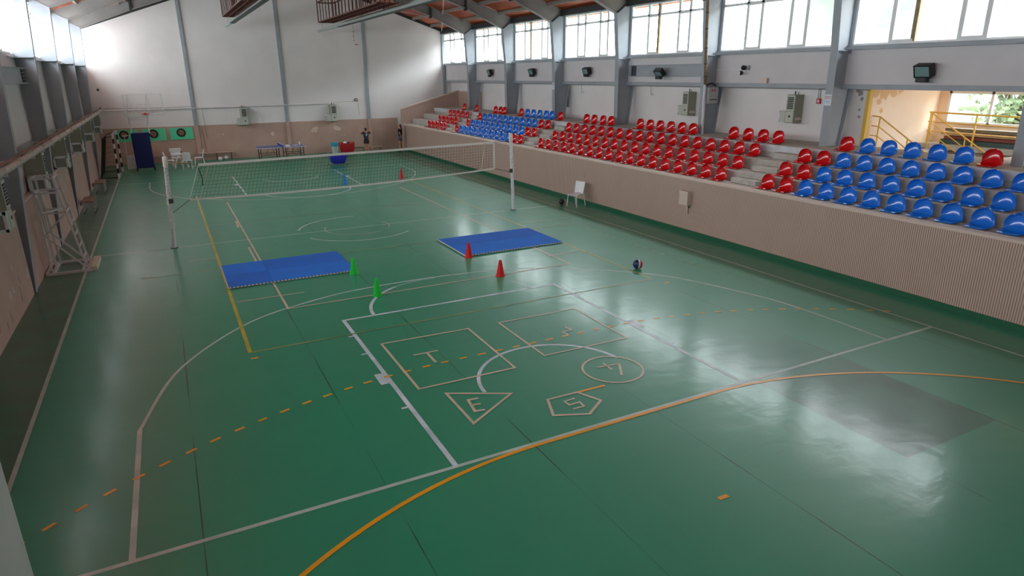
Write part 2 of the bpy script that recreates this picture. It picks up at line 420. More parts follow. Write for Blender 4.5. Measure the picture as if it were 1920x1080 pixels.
# handball
b = MB(); zz = nz()
def hb(R, sgn):
    gy = sgn*20.06; p = []
    for i in range(41): p.append((1.55+R*cos(radians(90*i/40)), gy-sgn*R*sin(radians(90*i/40))))
    for i in range(41): p.append((-1.45-R*sin(radians(90*i/40)), gy-sgn*R*cos(radians(90*i/40))))
    return p
b.strip([q for q in hb(6, -1) if abs(q[0]) < 7.6], .06, zz)
b.strip([(-.22, -13.05), (.28, -13.06)], .055, zz); b.strip([(-.24, -16.05), (-.1, -16.05)], .06, zz)
P9 = hb(9.03, -1); acc = 0; on = []; seg = []
pp = []
for a, c in zip(P9, P9[1:]):
    a, c = Vector(a), Vector(c); n = max(1, int((c-a).length/.02)); pp += [a+(c-a)*i/n for i in range(n)]
dist = 0
for a, c in zip(pp, pp[1:]):
    dist += (c-a).length
    if (dist % .345) < .165: seg.append(c)
    else:
        if len(seg) > 2: on.append(seg)
        seg = []
for sg in on:
    if abs(sg[0].x) < 7.35 and abs(sg[-1].x) < 7.35: b.strip([sg[0], sg[len(sg)//2], sg[-1]], .05, zz)
b.strip([(-4.52, -9.28), (-4.4, -9.3)], .06, zz); b.strip([(4.55, -9.4), (4.68, -9.4)], .05, zz)
line_obj(b, 'orange_handball_lines', m_lor, 'orange handball arcs with dashed nine metre line')
b = MB(); zz = nz()
b.strip([q for q in hb(6, 1) if abs(q[0]) < 7.5], .04, zz)
line_obj(b, 'far_handball_arc', m_lyelf, 'faded handball goal arc at the far end')
# beige tape
b = MB(); zz = nz()
b.strip([(-3.51, 6.9), (-3.51, -6.95), (3.49, -6.94), (3.49, 6.9)], .05, zz)
b.strip([(-3.62, -1.0), (-3.62, -2.7)], .05, zz); b.strip([(-3.6, 1.9), (-3.56, 3.0)], .07, zz)
b.strip([(-4.43, -5.97), (-2.99, -5.98)], .045, zz); b.strip([(3.39, -6.03), (4.39, -6.02)], .045, zz)
b.strip([(-5.22, -1.84), (-4.53, -1.85)], .04, zz)
b.strip([(-2.33, -9.75), (-.63, -9.82), (-.66, -11.81), (-2.34, -11.78)], .045, zz+.0002, closed=True)
b.strip([(-1.98, -10.51), (-1.53, -10.52)], .045, zz); b.strip([(-1.74, -10.52), (-1.745, -10.97)], .05, zz)
b.strip([(.02, -9.83), (1.77, -9.86), (1.76, -11.66), (.02, -11.62)], .04, zz+.0003, closed=True)
b.strip([(1.05, -10.64), (1.08, -10.83), (.87, -10.84), (.89, -11.01)], .035, zz)
b.strip(arc(.74, -12.63, .5, 0, 351, 40), .04, zz+.0003, closed=True)
b.strip([(.55, -12.46), (.97, -12.51)], .04, zz); b.strip([(.96, -12.51), (.73, -12.89)], .045, zz); b.strip([(.735, -12.36), (.715, -12.64)], .04, zz)
b.strip([(-2.02, -12.12), (-1.14, -12.6), (-2.02, -13.15)], .045, zz, closed=True)
b.strip([(-1.65, -12.5), (-1.81, -12.48), (-1.86, -12.84), (-1.71, -12.87)], .045, zz); b.strip([(-1.83, -12.65), (-1.69, -12.67)], .04, zz)
b.strip([(-.75, -13.04), (-.23, -13.05), (-.06, -13.44), (-.44, -13.7), (-.92, -13.49)], .045, zz, closed=True)
b.strip([(-.37, -13.2), (-.56, -13.21), (-.55, -13.34), (-.37, -13.33), (-.38, -13.47), (-.57, -13.47)], .035, zz)
b.strip(arc(bx, 0, 1.02, 150, 300, 20), .025, zz); b.strip(arc(bx, 0, 1.02, -30, 40, 10), .025, zz)
line_obj(b, 'beige_tape_shapes', m_ltape, 'beige tape shapes, letters and numbers stuck on the floor')

# ---- far wall
gable = [(-9.1, 0), (12.6, 0), (12.6, roofR(12.6)), (RX, RZ+.1), (-9.1, roofL(-9.1))]
struct(MB().prism(gable, 'y', YF, YF+.25), 'wall_far', m_white, 'tall white gable wall at the far end')
b = MB(); b.box(-8.45, 8.5, YF-.03, YF, 0, 1.98)
wf = struct(b, 'wall_far_lower', m_pink, 'pink painted lower part of the far wall')
struct(MB().prism(gable, 'y', YN-.25, YN), 'wall_near', m_white, 'end wall behind the camera')
# ---- left wall
b = MB(); b.box(XL-.2, XL, YN, YF, 0, 5.3); b.box(XL-.2, XL, YN, YF, 7.0, 7.3)
struct(b, 'wall_left', m_band, 'white upper panels of the left wall')
b = MB()
ys = [YN]+FR+[YF]
for i in range(len(ys)-1):
    y0 = ys[i]+(.12 if i > 0 else 0); y1 = ys[i+1]-(.3 if i < len(ys)-2 else 0)
    if y1-y0 < .3: continue
    b.box(XL, XL+.11, y0, y1, 0, 1.9)
wl2 = struct(b, 'wall_left_lower', m_pink, 'pink lower panels of the left wall with dark slots at the columns')
b = MB()
for i in range(len(ys)-1):
    y0 = ys[i]+.13; y1 = ys[i+1]-.31
    if y1-y0 < .3: continue
    b.box(XL, XL+.14, y0, y1, 1.9, 1.94)
struct(b, 'trim_1', m_trim, 'pale ledge on top of the pink left wall')
# peeled patches and cracks on the left wall and far wall
BL = [0]
def blob(mb, x, cy, cz, r, ax='x', n=11, m=0, sx=1, sy=1):
    BL[0] += 1; x += (-.0004 if (ax == 'y' or x > 5) else .0004)*(BL[0] % 9)
    pts = []
    for i in range(n):
        a = 2*pi*i/n; rr = r*(.55+.45*random.random())
        pts.append((rr*cos(a)*sx, rr*sin(a)*sy))
    if ax == 'x': vs = [(x, cy+p[0], cz+p[1]) for p in pts]
    else: vs = [(cy+p[0], x, cz+p[1]) for p in pts]
    mb.add(vs, [tuple(range(n))], m)
b = MB(); xs = XL+.113
for cy, cz, r in [(-4.6, 1.0, .1), (-4.9, .62, .09), (-5.25, .62, .13), (-3.2, .95, .09), (-3.35, .55, .16), (-6.9, .25, .07), (4.9, 1.5, .12), (5.2, 1.35, .1), (5.4, 1.2, .13), (4.7, 1.62, .08), (9.2, 1.5, .1), (9.6, 1.3, .12), (5.7, .75, .1), (6.0, .62, .08), (-7.9, 1.3, .12), (-8.6, 1.0, .1)]:
    blob(b, xs, cy, cz, r)
for k, (cy, cz, l) in enumerate([(-4.35, .55, .35), (-5.6, .4, .25), (-6.6, .5, .2), (-4.2, .75, .2), (-6.0, .3, .2)]):
    p = [(cy+random.uniform(-.05, .05), cz-l*i/4) for i in range(5)]
    for a, c in zip(p, p[1:]): b.add([(xs, a[0]-.012, a[1]), (xs, a[0]+.012, a[1]), (xs, c[0]+.012, c[1]), (xs, c[0]-.012, c[1])], [(0, 1, 2, 3)], 1)
pc = b.build('peeling_paint', [m_peel, m_peeld], parent=wl2)
b = MB()
for cx, cz, r in [(.55, 1.32, .14), (3.05, 1.45, .22), (3.2, 1.55, .14), (4.4, 1.5, .2), (4.6, 1.42, .15), (-2.2, 1.42, .06), (4.75, 1.05, .05), (4.95, 1.03, .04)]:
    blob(b, YF-.032, cx, cz, r, 'y', m=0)
b.build('peeling_paint', [mat('pale_stain', (218, 196, 174), .8)], parent=wf)
# ---- right wall: band under windows, back wall
b = MB(); b.box(XR, XR+.12, YN, YF, 4.3, 5.2); b.box(XR, XR+.3, YN, YF, 7.15, 7.45); b.box(XR, XR+.12, YN, -12.9, 5.2, 7.2)  # last box: unseen solid panel at the near end, added to block window light
struct(b, 'wall_right', m_band, 'pale panel band under the stand side windows, plus an added unseen panel')
b = MB(); b.box(XB, XB+.2, -8.3, YF, 0, 4.4); b.box(XB, XB+.2, YN, -14.6, 0, 4.4); b.box(XR+.12, XB+.2, YN, YF, 4.36, 4.5); b.box(XR+.12, XB+.2, YN, YF, 5.0, 5.2)
wrb = struct(b, 'wall_right_back', m_white, 'white wall behind the back row of seats')
b = MB(); b.box(XR-.1, XR+.16, YN, YF, 4.17, 4.3); b.box(XR-.12, XR+.2, YN, YF, 5.2, 5.31)
struct(b, 'trim_2', m_grey, 'grey steel rails above and below the pale panel band')
# ---- roof
b = MB(); b.prism([(12.8, roofR(12.8)), (RX, RZ), (RX, RZ+.2), (12.8, roofR(12.8)+.2)], 'y', YN-.3, YF+.3)
b.prism([(-9.3, roofL(-9.3)), (RX, RZ), (RX, RZ+.2), (-9.3, roofL(-9.3)+.2)], 'y', YN-.3, YF+.3)
struct(b, 'ceiling', m_plank, 'orange wooden plank ceiling of the pitched roof')
b = MB()
for x in (11.1, 9.9, 8.6, 7.3, 6.0, 4.7, 3.4):
    zr = roofR(x); b.box(x-.05, x+.05, YN, YF, zr-.14, zr)
for x in (-7.6, -6.3, -5.0, -3.7, -2.4, -1.1, .2):
    zr = roofL(x); b.box(x-.05, x+.05, YN, YF, zr-.06, zr)
struct(b, 'trim_3', mat('purlin_grey', (150, 140, 132), .6), 'grey roof purlins running along the hall')
b = MB(); b.box(11.75, 12.2, YN, YF, 7.16, 7.42)
struct(b, 'trim_4', m_dark, 'dark eaves beam above the stand side windows')

# ---- portal frames
def ordn(i): return ORD[i]
def make_column_right(y, i):
    t = thing('steel_column', (11.7, y, 2.56), f'grey steel column on the stand side, {ordn(i)} from the far wall', 'column', 'columns between the stand side windows')
    inn = [(11.48, 2.58), (11.44, 5.1), (11.28, 6.9)]; out = [(12.02, 2.58), (12.24, 4.2), (11.96, 5.25), (11.96, roofR(11.96)-.02)]
    MB().prism(inn+out[::-1], 'y', y-.012, y+.012).build('web', m_grey, t)
    b = MB()
    for a, c in zip(inn, inn[1:]): b.prism([a, c, (c[0]-.025, c[1]), (a[0]-.025, a[1])], 'y', y-.12, y+.12)
    b.build('inner_flange', m_grey, t)
    b = MB()
    for a, c in zip(out, out[1:]): b.prism([a, c, (c[0]+.025, c[1]), (a[0]+.025, a[1])], 'y', y-.11, y+.11)
    b.build('outer_flange', m_grey, t)
    MB().box(11.3, 12.15, y-.25, y+.16, 2.56, 2.59).build('base_plate', m_wpaint, t)
    MB().box(11.46, 11.95, y-.1, y+.1, 5.18, 5.2).build('stiffener', m_grey, t)
def make_rafter(y, i, side):
    if side > 0:
        t = thing('roof_rafter', (11.3, y, 6.85), f'grey tapered roof rafter above the stand, {ordn(i)} from the far wall', 'roof beam', 'roof rafters on the stand side')
        bot = [(11.28, 6.9), (9.2, 7.83), (RX, 10.35)]; rf = roofR; xs_ = [11.96, 9.2, RX]
    else:
        t = thing('roof_rafter', (-8, y, 6.85), f'grey tapered roof rafter over the left wall, {ordn(i)} from the far wall', 'roof beam', 'roof rafters on the left side')
        bot = [(-8.0, 6.86), (-5.8, 7.72), (RX, 10.3)]; rf = roofL; xs_ = [-8.5, -5.8, RX]
    poly = bot+[(x, rf(x)-.02) for x in xs_[::-1]]
    MB().prism(poly, 'y', y-.012, y+.012).build('web', m_greyd, t)
    b = MB()
    for a, c in zip(bot, bot[1:]): b.prism([a, c, (c[0], c[1]-.025), (a[0], a[1]-.025)], 'y', y-.12, y+.12)
    b.build('lower_flange', m_greyd, t)
    e = bot[1]; b = MB(); zt = rf(e[0])-.05
    b.box(e[0]-.042, e[0]+.042, y-.13, y+.13, e[1]-.12, zt)
    sp = b.build('splice_plate', m_dark, t)
    for sy in (-.07, .07):
        b = MB(); b.box(e[0]-.046, e[0]+.046, y+sy-.012, y+sy+.012, e[1]-.09, e[1]+.43)
        for k in range(6): b.tube((e[0]-.07, y+sy, e[1]-.06+k*.09), (e[0]+.07, y+sy, e[1]-.06+k*.09), .018, 6)
        b.build('bolt_row', m_bolt, sp)
    h = (11.28, 6.9, 11.95, rf(11.95)-.05) if side > 0 else (-8.0, 6.88, -8.5, rf(-8.5)-.05)
    MB().bar((h[0], y, h[1]), (h[2], y, h[3]), .22 if side > 0 else .05, .03).build('haunch_plate', m_dark if side > 0 else m_greyd, t)
def make_column_left(y, i):
    t = thing('steel_column', (-8.5, y, 0), f'grey steel column on the left wall, {ordn(i)} from the far wall', 'column', 'columns along the left wall')
    inn = [(-8.44, 0), (-8.2, 3.1), (-8.1, 5.2), (-8.0, 6.88)]
    MB().prism(inn[:-1]+[(-8.0, 6.86), (-8.5, roofL(-8.5)-.02), (-8.548, 7.0), (-8.548, 0)], 'y', y-.012, y+.012).build('web', m_grey, t)
    b = MB()
    for a, c in zip(inn, inn[1:]): b.prism([a, c, (c[0]+.02, c[1]), (a[0]+.02, a[1])], 'y', y-.1, y+.1)
    b.build('inner_flange', m_grey, t)
    MB().box(-8.548, -8.1, y-.14, y+.1, 5.2, 5.225).build('stiffener', m_grey, t)
    MB().box(-8.548, -8.4, y-1.0, y-.14, 5.19, 5.215).build('sill_strut', m_grey, t)
LY = {17.2: 17.4, 12.2: 12.35, 7.2: 7.0, 2.2: 2.1, -2.8: -2.9}
for i, y in enumerate(FR[::-1]):
    make_column_right(y, i); make_rafter(y, i, 1)
    make_column_left(LY.get(y, y), i); make_rafter(LY.get(y, y), i, -1)
# end wall posts
for i, (x, zt) in enumerate(((-3.6, 8.9), (1.5, 10.4), (6.6, 9.1))):
    n = ('left', 'middle', 'right')[i]
    t = thing('wall_post', (x, YF-.06, 0), f'{n} vertical grey steel post on the far wall, pink below', 'wall post', 'posts on the far wall')
    MB().box(x-.09, x+.09, YF-.1, YF-.002, 1.98, zt).build('upper_post', m_grey, t)
    MB().box(x-.11, x+.11, YF-.12, YF-.031, 0, 1.98).build('boxed_base', m_pink, t)
struct(MB().box(11.8, 11.95, YF-.12, YF, 3.4, 7.4), 'trim_5', m_grey, 'grey corner post at the far right corner')
b = MB(); b.prism([(12, roofR(12)-.18), (RX, RZ-.18), (RX, RZ), (12, roofR(12))], 'y', YF-.06, YF-.001); b.prism([(-8.5, roofL(-8.5)-.18), (RX, RZ-.18), (RX, RZ), (-8.5, roofL(-8.5))], 'y', YF-.06, YF-.001)
struct(b, 'trim_6', m_dark, 'thin dark edge beam along the top of the far wall')
# bolted beam between two columns, both sides
def bolted_beam(x, y0, y1, z0, z1, sgn, label):
    t = thing('bolted_beam', (x, (y0+y1)/2, z0), label, 'beam')
    MB().box(min(x, x+sgn*.02), max(x, x+sgn*.02), y0, y1, z0, z1).build('web_plate', m_grey, t)
    b = MB()
    for zz_ in (z0, z1): b.box(x-.07, x+.07, y0, y1, zz_-.012, zz_+.012)
    b.build('beam_flange', m_grey, t)
    for ye in (y0+.35, y1-.35):
        b = MB(); b.box(x-sgn*.006-.004, x-sgn*.006+.004, ye-.16, ye+.16, z0+.02, z1-.02)
        for a in range(3):
            for c in range(5): b.tube((x-sgn*.03, ye-.1+a*.1, z0+.05+c*.085), (x-sgn*.005, ye-.1+a*.1, z0+.05+c*.085), .02, 6)
        b.build('bolted_plate', m_bolt, t)
bolted_beam(11.93, -2.68, 2.08, 4.52, 4.93, 1, 'bolted grey steel beam between two columns below the stand windows')
bolted_beam(-8.4, -2.8, 2.0, 4.55, 4.93, -1, 'bolted grey steel beam between two columns on the left wall')

# ---- windows right
def window_bay(idx, x, y0, y1, side, weathered=False):
    """y1>y0 ; frame in plane x"""
    t = bpy.data.objects.new(f'window_{idx}', None); COL.objects.link(t); t.location = (x, (y0+y1)/2, 5.31); WL[t.name] = Vector(t.location)
    zb, zt, zm = (5.31, 7.17, 6.74) if side > 0 else (5.3, 7.05, 6.7)
    tag(t, f'bright strip window bay {idx} high on the {"stand side" if side > 0 else "left"} wall', 'window', None, 'structure')
    b = MB(); w = .045; L_ = y1-y0
    def mull(yc, za=zb, zc=zt, ww=.07, mm=0): b.box(x-.04, x+.04, yc-ww/2, yc+ww/2, za, zc, mm)
    b.box(x-.045, x+.045, y0, y1, zb, zb+.05); b.box(x-.045, x+.045, y0, y1, zt-.05, zt); b.box(x-.04, x+.04, y0, y1, zm-.04, zm+.04)
    fr = [0, .225, .35, .59, .71, .99] # measured from high-y end
    for k, f in enumerate(fr): mull(y1-f*L_, ww=.11 if k in (1, 2, 3, 4) else .07, mm=1 if (k == 2 and weathered) else 0)
    for a, c in ((.225, .35), (.59, .71)):   # sashes
        ya, yc = y1-c*L_, y1-a*L_
        b.box(x-.055, x+.01, ya, yc, zb+.05, zb+.11); b.box(x-.055, x+.01, ya, yc, zm-.07, zm-.02)
    b.build('window_frame', [m_frame, m_framer], t)
    MB().box(x+.005, x+.009, y0, y1, zb, zt).build('window_pane', m_glass, t)
idx = 1
edges = [YF]+FR[::-1]
for i in range(len(edges)-3):
    y1 = edges[i]-(.0 if i == 0 else .12); y0 = edges[i+1]+.12
    window_bay(idx, 12.02, y0, y1, 1, weathered=(i in (2, 4, 6))); idx += 1
for i in range(len(edges)-1):
    y1 = edges[i]; y0 = edges[i+1]
    window_bay(idx, XL-.1, y0+.1, y1-.1, -1); idx += 1
# sill struts
b = MB()
for y in FR:
    for s_ in (-1, 1): b.bar((11.62, y+s_*.15, 5.24), (11.9, y+s_*.75, 5.22), .05, .03)
struct(b, 'trim_7', m_grey, 'short grey diagonal struts beside the columns at sill height')

# ================================================================== STAND
PX = 8.36; PT = 1.68
b = MB(); b.box(PX, PX+.14, YN, 20.9, .13, PT-.06)
struct(b, 'wall_right_parapet', m_rib, 'ribbed pink parapet wall in front of the seats')
struct(MB().box(PX-.03, PX, YN, 20.9, 0, .13), 'baseboard_right', m_green_skirt, 'green skirting under the ribbed parapet')
struct(MB().box(PX-.03, PX+.17, YN, 20.9, PT-.06, PT), 'trim_8', m_trim, 'pale cap on top of the parapet')
TZ = [1.69, 1.955, 2.255, 2.6]; RXs = [8.5, 9.08, 9.86, 10.62, 12.4]
b = MB()
for r in range(3): b.box(RXs[r], RXs[r+1], YN, 20.9, .02, TZ[r])
struct(b, 'floor_stand_steps', m_conc, 'raw concrete steps of the spectator stand')
struct(MB().box(RXs[3], 12.4, YN, 20.9, .02, TZ[3]-.002), 'floor_stand_top', m_conc, 'concrete top tier of the stand')
struct(MB().box(RXs[3]-.03, RXs[3]+.12, YN, 20.9, TZ[3]-.2, TZ[3]), 'trim_9', m_step, 'grey painted edge beam of the top tier')
# stair blocks
def stair(y0, y1, word):
    for r in range(3):
        z0 = TZ[r]; z1 = (TZ[r]+TZ[r+1])/2; x1 = RXs[r+1]
        o = MB().box(x1-.32, x1-.002, y0, y1, z0, z1).build('step_block', m_conc, bevel=.01)
        tag(o, f'concrete half step in the {word} aisle, {("lowest", "middle", "highest")[r]} of three', 'step', 'half steps in the stand aisles')
stair(-7.95, -7.05, 'near'); stair(4.35, 5.2, 'middle'); stair(13.52, 14.35, 'far')
# sloping end wall of the stand
b = MB(); b.prism([(PX, 0), (12.4, 0), (12.4, 3.62), (PX, 2.55)], 'y', 20.9, 21.05)
struct(b, 'wall_stand_end', mat('pink_end_wall', (196, 162, 146), .55, noise=.06), 'ribbed pink sloping wall closing the far end of the stand').data.materials[0] = m_rib
b = MB(); b.prism([(PX-.02, 2.55), (12.42, 3.62), (12.42, 3.68), (PX-.02, 2.61)], 'y', 20.86, 21.09)
struct(b, 'trim_10', m_trim, 'pale cap on the sloping end wall')
struct(MB().box(12.36, 12.4, 17.4, 20.9, TZ[3], 3.6), 'wall_right_panel', m_rib, 'ribbed pink panel on the back wall beside the sloping wall')

# ---- seats
def seat_mesh(name, m):
    """bucket seat, opening towards -x. origin under the pan on the tread"""
    prof = [(-.41, .022), (-.385, .04), (-.30, .042), (-.2, .034), (-.11, .034), (-.04, .05), (.01, .095), (.04, .16), (.06, .235), (.07, .305), (.072, .365), (.062, .405), (.04, .425)]
    wid = [.16, .2, .222, .225, .22, .22, .222, .222, .216, .198, .165, .118, .05]
    n = 12; mb = MB(); vs = []; K = len(prof)
    for sft in (0, 1):
        for j, ((x, zz_), w) in enumerate(zip(prof, wid)):
            a = prof[max(j-1, 0)]; c = prof[min(j+1, K-1)]; d = Vector((c[0]-a[0], c[1]-a[1])).normalized(); nn = Vector((-d.y, d.x))
            for i in range(n+1):
                t = -1+2*i/n; back = max(0, min(1, (j-4)/4))
                cup = (t*t)**1.3
                px = x-back*cup*.14; pz = zz_+(1-back)*cup*.03*(1 if j > 2 else .3)
                if sft: px -= nn.x*.012*1; pz -= nn.y*.012
                vs.append((px, t*w, pz))
    N1 = n+1; off = K*N1; fs = []
    for j in range(K-1):
        for i in range(n):
            a = j*N1+i; fs.append((a, a+1, a+N1+1, a+N1)); a += off; fs.append((a, a+N1, a+N1+1, a+1))
    for j in range(K-1):
        for i in (0, n):
            a = j*N1+i; c = a+N1; fs.append((a, c, c+off, a+off))
    for j in (0, K-1):
        for i in range(n): a = j*N1+i; fs.append((a, a+1, a+1+off, a+off))
    mb.add(vs, fs); mb.box(-.3, -.08, -.13, .13, 0, .032)
    mb.v = [(v[0]*.82, v[1]*.98, v[2]*.87) for v in mb.v]
    o = mb.build(name, m, origin=(0, 0, 0), smooth='auto'); return o
protos = {'r': seat_mesh('stadium_seat', m_red), 'b': seat_mesh('stadium_seat', m_blue)}
used = {'r': False, 'b': False}
BX = [8.93, 9.68, 10.44, 11.16]
RN = ['front', 'second', 'third', 'back']
def seat(c, y, row, label):
    loc = (BX[row]-.06, y, TZ[row])
    p = protos[c]
    if not used[c]: o = p; used[c] = True; o.location = loc
    else: o = p.copy(); COL.objects.link(o); o.location = loc
    o.rotation_euler = (0, 0, random.uniform(-.03, .03))
    tag(o, label, 'seat', f'bucket seats in the {RN[row]} row')
SEC = {'A': ('the small far red block', [(17.17, .62, 'rrrrr'), (17.33, .627, 'rrrrr'), (17.48, .635, 'rrrrr')]),
       'B': ('the far blue block', [(12.95, .609, 'rbbbbbbbbbbrr'), (13.11, .616, 'rbbbbbbbbbbrr'), (13.19, .617, 'rbbbbbbbbbbrr')]),
       'C': ('the long red block', [(3.8, .613, 'r'*18), (3.89, .611, 'r'*18), (4.01, .611, 'r'*18)]),
       'D': ('the near blue block', [(-8.33, .594, 'rrbbbbbbbbb'), (-8.22, .6, 'rrbbbbbbbbb'), (-8.17, .597, 'rrbbbbbbbb')])}
for k, (desc, rows) in SEC.items():
    for r, (y0, p, s_) in enumerate(rows):
        cnt = {}
        for i, c in enumerate(s_):
            cw = {'r': 'red', 'b': 'blue'}[c]
            seat(c, y0-i*p, r, f'{cw} seat, {RN[r]} row, {ORD[i]} from the far end of {desc}')
back = [('r', 16.95), ('r', 15.15), ('r', 12.7), ('r', 12.09), ('r', 11.6), ('r', 9.69), ('b', 9.05), ('b', 8.45), ('b', 7.82), ('b', 7.2), ('b', 6.65), ('r', 5.87),
        ('r', 3.73), ('r', 3.14), ('r', 2.5), ('r', 1.93), ('r', .02), ('r', -.57), ('r', -1.15), ('r', -1.74), ('r', -2.33), ('r', -2.9),
        ('r', -4.79), ('r', -5.4), ('r', -6.0), ('r', -6.58), ('r', -8.88), ('b', -9.48), ('b', -10.07), ('b', -10.68), ('b', -11.29), ('b', -11.9), ('r', -12.5)]
fr_d = FR[::-1]; cnts = {}
for c, y in back:
    bay = sum(1 for f in fr_d if f > y); cnts[bay] = cnts.get(bay, 0)+1
    where = 'between end wall and farthest column' if bay == 0 else f'past the {ORD[bay-1]} column from the far wall'
    seat(c, y, 3, f'{ {"r": "red", "b": "blue"}[c]} seat, back row, {ORD[cnts[bay]-1]} {where}')

# ---- side room with yellow rails
b = MB(); b.box(12.6, 16.2, -8.2, -8.0, 0, 4.4); b.box(12.6, 16.2, -14.7, -14.5, 0, 2.9); b.box(12.6, 16.2, -14.7, -14.5, 4.1, 4.4); b.box(12.6, 13.0, -14.7, -14.5, 2.9, 4.1)  # gap in the near end wall is unseen, added to let in light
b.box(16, 16.2, -14.6, -8.1, 0, 3.12); b.box(16, 16.2, -14.6, -8.1, 4.05, 4.4); b.box(16, 16.2, -8.5, -8.1, 3.1, 4.1); b.box(16, 16.2, -14.6, -14.3, 3.1, 4.1); b.box(16, 16.2, -11.9, -11.5, 3.1, 4.1)
wsr = struct(b, 'wall_side_room', m_beige, 'stained beige walls of the side room behind the stand')
struct(MB().box(12.4, 16.2, -14.6, -8.1, 4.36, 4.5), 'ceiling_side_room', m_beige, 'beige ceiling of the side room')
b = MB(); b.box(12.4, 13.0, -14.5, -8.2, 2.4, 2.55); b.box(15.2, 16, -14.5, -8.2, 2.4, 2.55); b.box(13.0, 15.2, -14.5, -11.6, 2.4, 2.55)
for k in range(8): b.box(13.0, 15.2, -8.6-k*.3-.3, -8.6-k*.3, 0, 2.4-k*.17)
struct(b, 'floor_side_room', m_conc, 'concrete floor and stair well of the side room')
t = bpy.data.objects.new('window_19', None); COL.objects.link(t); t.location = (16, -9.7, 3.12); WL[t.name] = Vector(t.location)
tag(t, 'bright window of the beige side room, plus an added unseen one', 'window', None, 'structure')
b = MB()
for ya, yb in ((-11.5, -8.5), (-14.3, -11.9)):  # the nearer window is unseen, added to brighten the side room
    b.box(15.96, 16.04, ya, yb, 3.12, 3.17); b.box(15.96, 16.04, ya, yb, 3.98, 4.05)
    for yy in (ya, yb-.06, (ya+yb)/2+(.25 if ya < -11.6 or True else 0)): b.box(15.96, 16.04, yy, yy+.07, 3.12, 4.05)
b.build('window_frame', m_frame, t); MB().box(16.05, 16.055, -14.3, -8.5, 3.1, 4.06).build('window_pane', m_glass, t)
portal('daylight_portal_room', 16.25, -14.3, -8.5, 3.1, 4.1, 1)
o = MB().box(12.36, 12.5, -8.41, -8.305, 2.6, 4.165).build('door_post', m_yellow)
tag(o, 'yellow painted post at the edge of the side room opening', 'post')
def rail(name, pts, posts, label, r=.02, zd=(0, .27, .54)):
    t = thing(name, (pts[0][0], pts[0][1], 2.55), label, 'railing')
    for dz in zd: MB().path([(p[0], p[1], p[2]-dz) for p in pts], r if dz == 0 else r*.7, 8).build('rail_bar', m_yellow, t)
    for p in posts: MB().tube((p[0], p[1], p[2]), (p[0], p[1], p[3]), r, 8).build('rail_post', m_yellow, t)
rail('stair_railing', [(12.9, -8.22, 3.42), (12.9, -8.45, 3.4), (12.9, -10.6, 2.1)], [(12.9, -8.45, 3.4, 2.4), (12.9, -9.35, 2.85, 2.0), (12.9, -10.2, 2.35, 1.6)], 'yellow stair railing going down beside the yellow post')
rail('stair_railing', [(15.2, -8.55, 3.42), (15.2, -10.9, 2.0)], [(15.2, -8.55, 3.42, 2.4), (15.2, -9.6, 2.78, 1.9)], 'yellow stair railing going down in front of the side room window')
rail('landing_railing', [(15.3, -8.4, 3.45), (15.3, -12.5, 3.4)], [(15.3, -8.45, 3.45, 2.55), (15.3, -9.75, 3.44, 2.55), (15.3, -11.1, 3.42, 2.55)], 'yellow level landing railing under the side room window', r=.025)
for k, (z0, mm, wd) in enumerate([(2.6, mat('plank_teal', (60, 84, 84), .6), 'teal'), (2.7, mat('plank_maroon', (120, 60, 50), .6), 'maroon'), (2.82, m_woodl, 'tan'), (2.93, mat('plank_olive', (112, 100, 78), .6), 'olive')]):
    o = MB().box(15.45, 15.75, -12.4+.2*k, -8.75-.1*(k % 2), z0-(.05 if k == 0 else 0), z0+.085).build('stacked_board', mm, bevel=.01)
    tag(o, f'long {wd} board lying under the side room window, {("lowest", "second", "third", "topmost")[k]} of the stack', 'board', 'boards stacked under the side room window')
t = thing('ceiling_lamp', (14.2, -10.4, 4.2), 'fluorescent lamp batten on the side room ceiling', 'lamp')
MB().box(14.1, 14.3, -11.1, -9.9, 4.28, 4.36).build('lamp_body', m_wplas, t)
MB().tube((14.2, -11.0, 4.25), (14.2, -10.0, 4.25), .018).build('lamp_tube', m_wplas, t)
o = MB().box(12.12, 12.36, -7.62, -7.42, 2.56, 2.96).build('blue_bin', mat('bin_blue', (40, 92, 130), .5), bevel=.02)
tag(o, 'small blue box standing behind the column next to the side room', 'box')
# damp stains
b = MB()
for cy, cz, r in [(-8.3, 3.9, .1)]:
    pass
for cx, cz, r in [(12.9, 4.1, .22), (13.3, 4.05, .28), (13.7, 4.1, .25), (13.1, 3.8, .14), (13.25, 3.55, .1), (14.0, 4.15, .2)]: blob(b, -8.202, cx, cz, r, 'y')
b.build('damp_stain', mat('ochre_stain', (224, 186, 140), .8), parent=wsr)
b = MB()
for cy, cz, r in [(-8.08, 4.05, .1), (-8.15, 3.9, .08), (-8.0, 4.12, .08), (-8.12, 3.6, .05), (-8.14, 3.4, .05)]: blob(b, XB-.003, cy, cz, r)
b.build('grey_scuff', mat('grey_scuff_paint', (160, 152, 156), .8), parent=wrb)

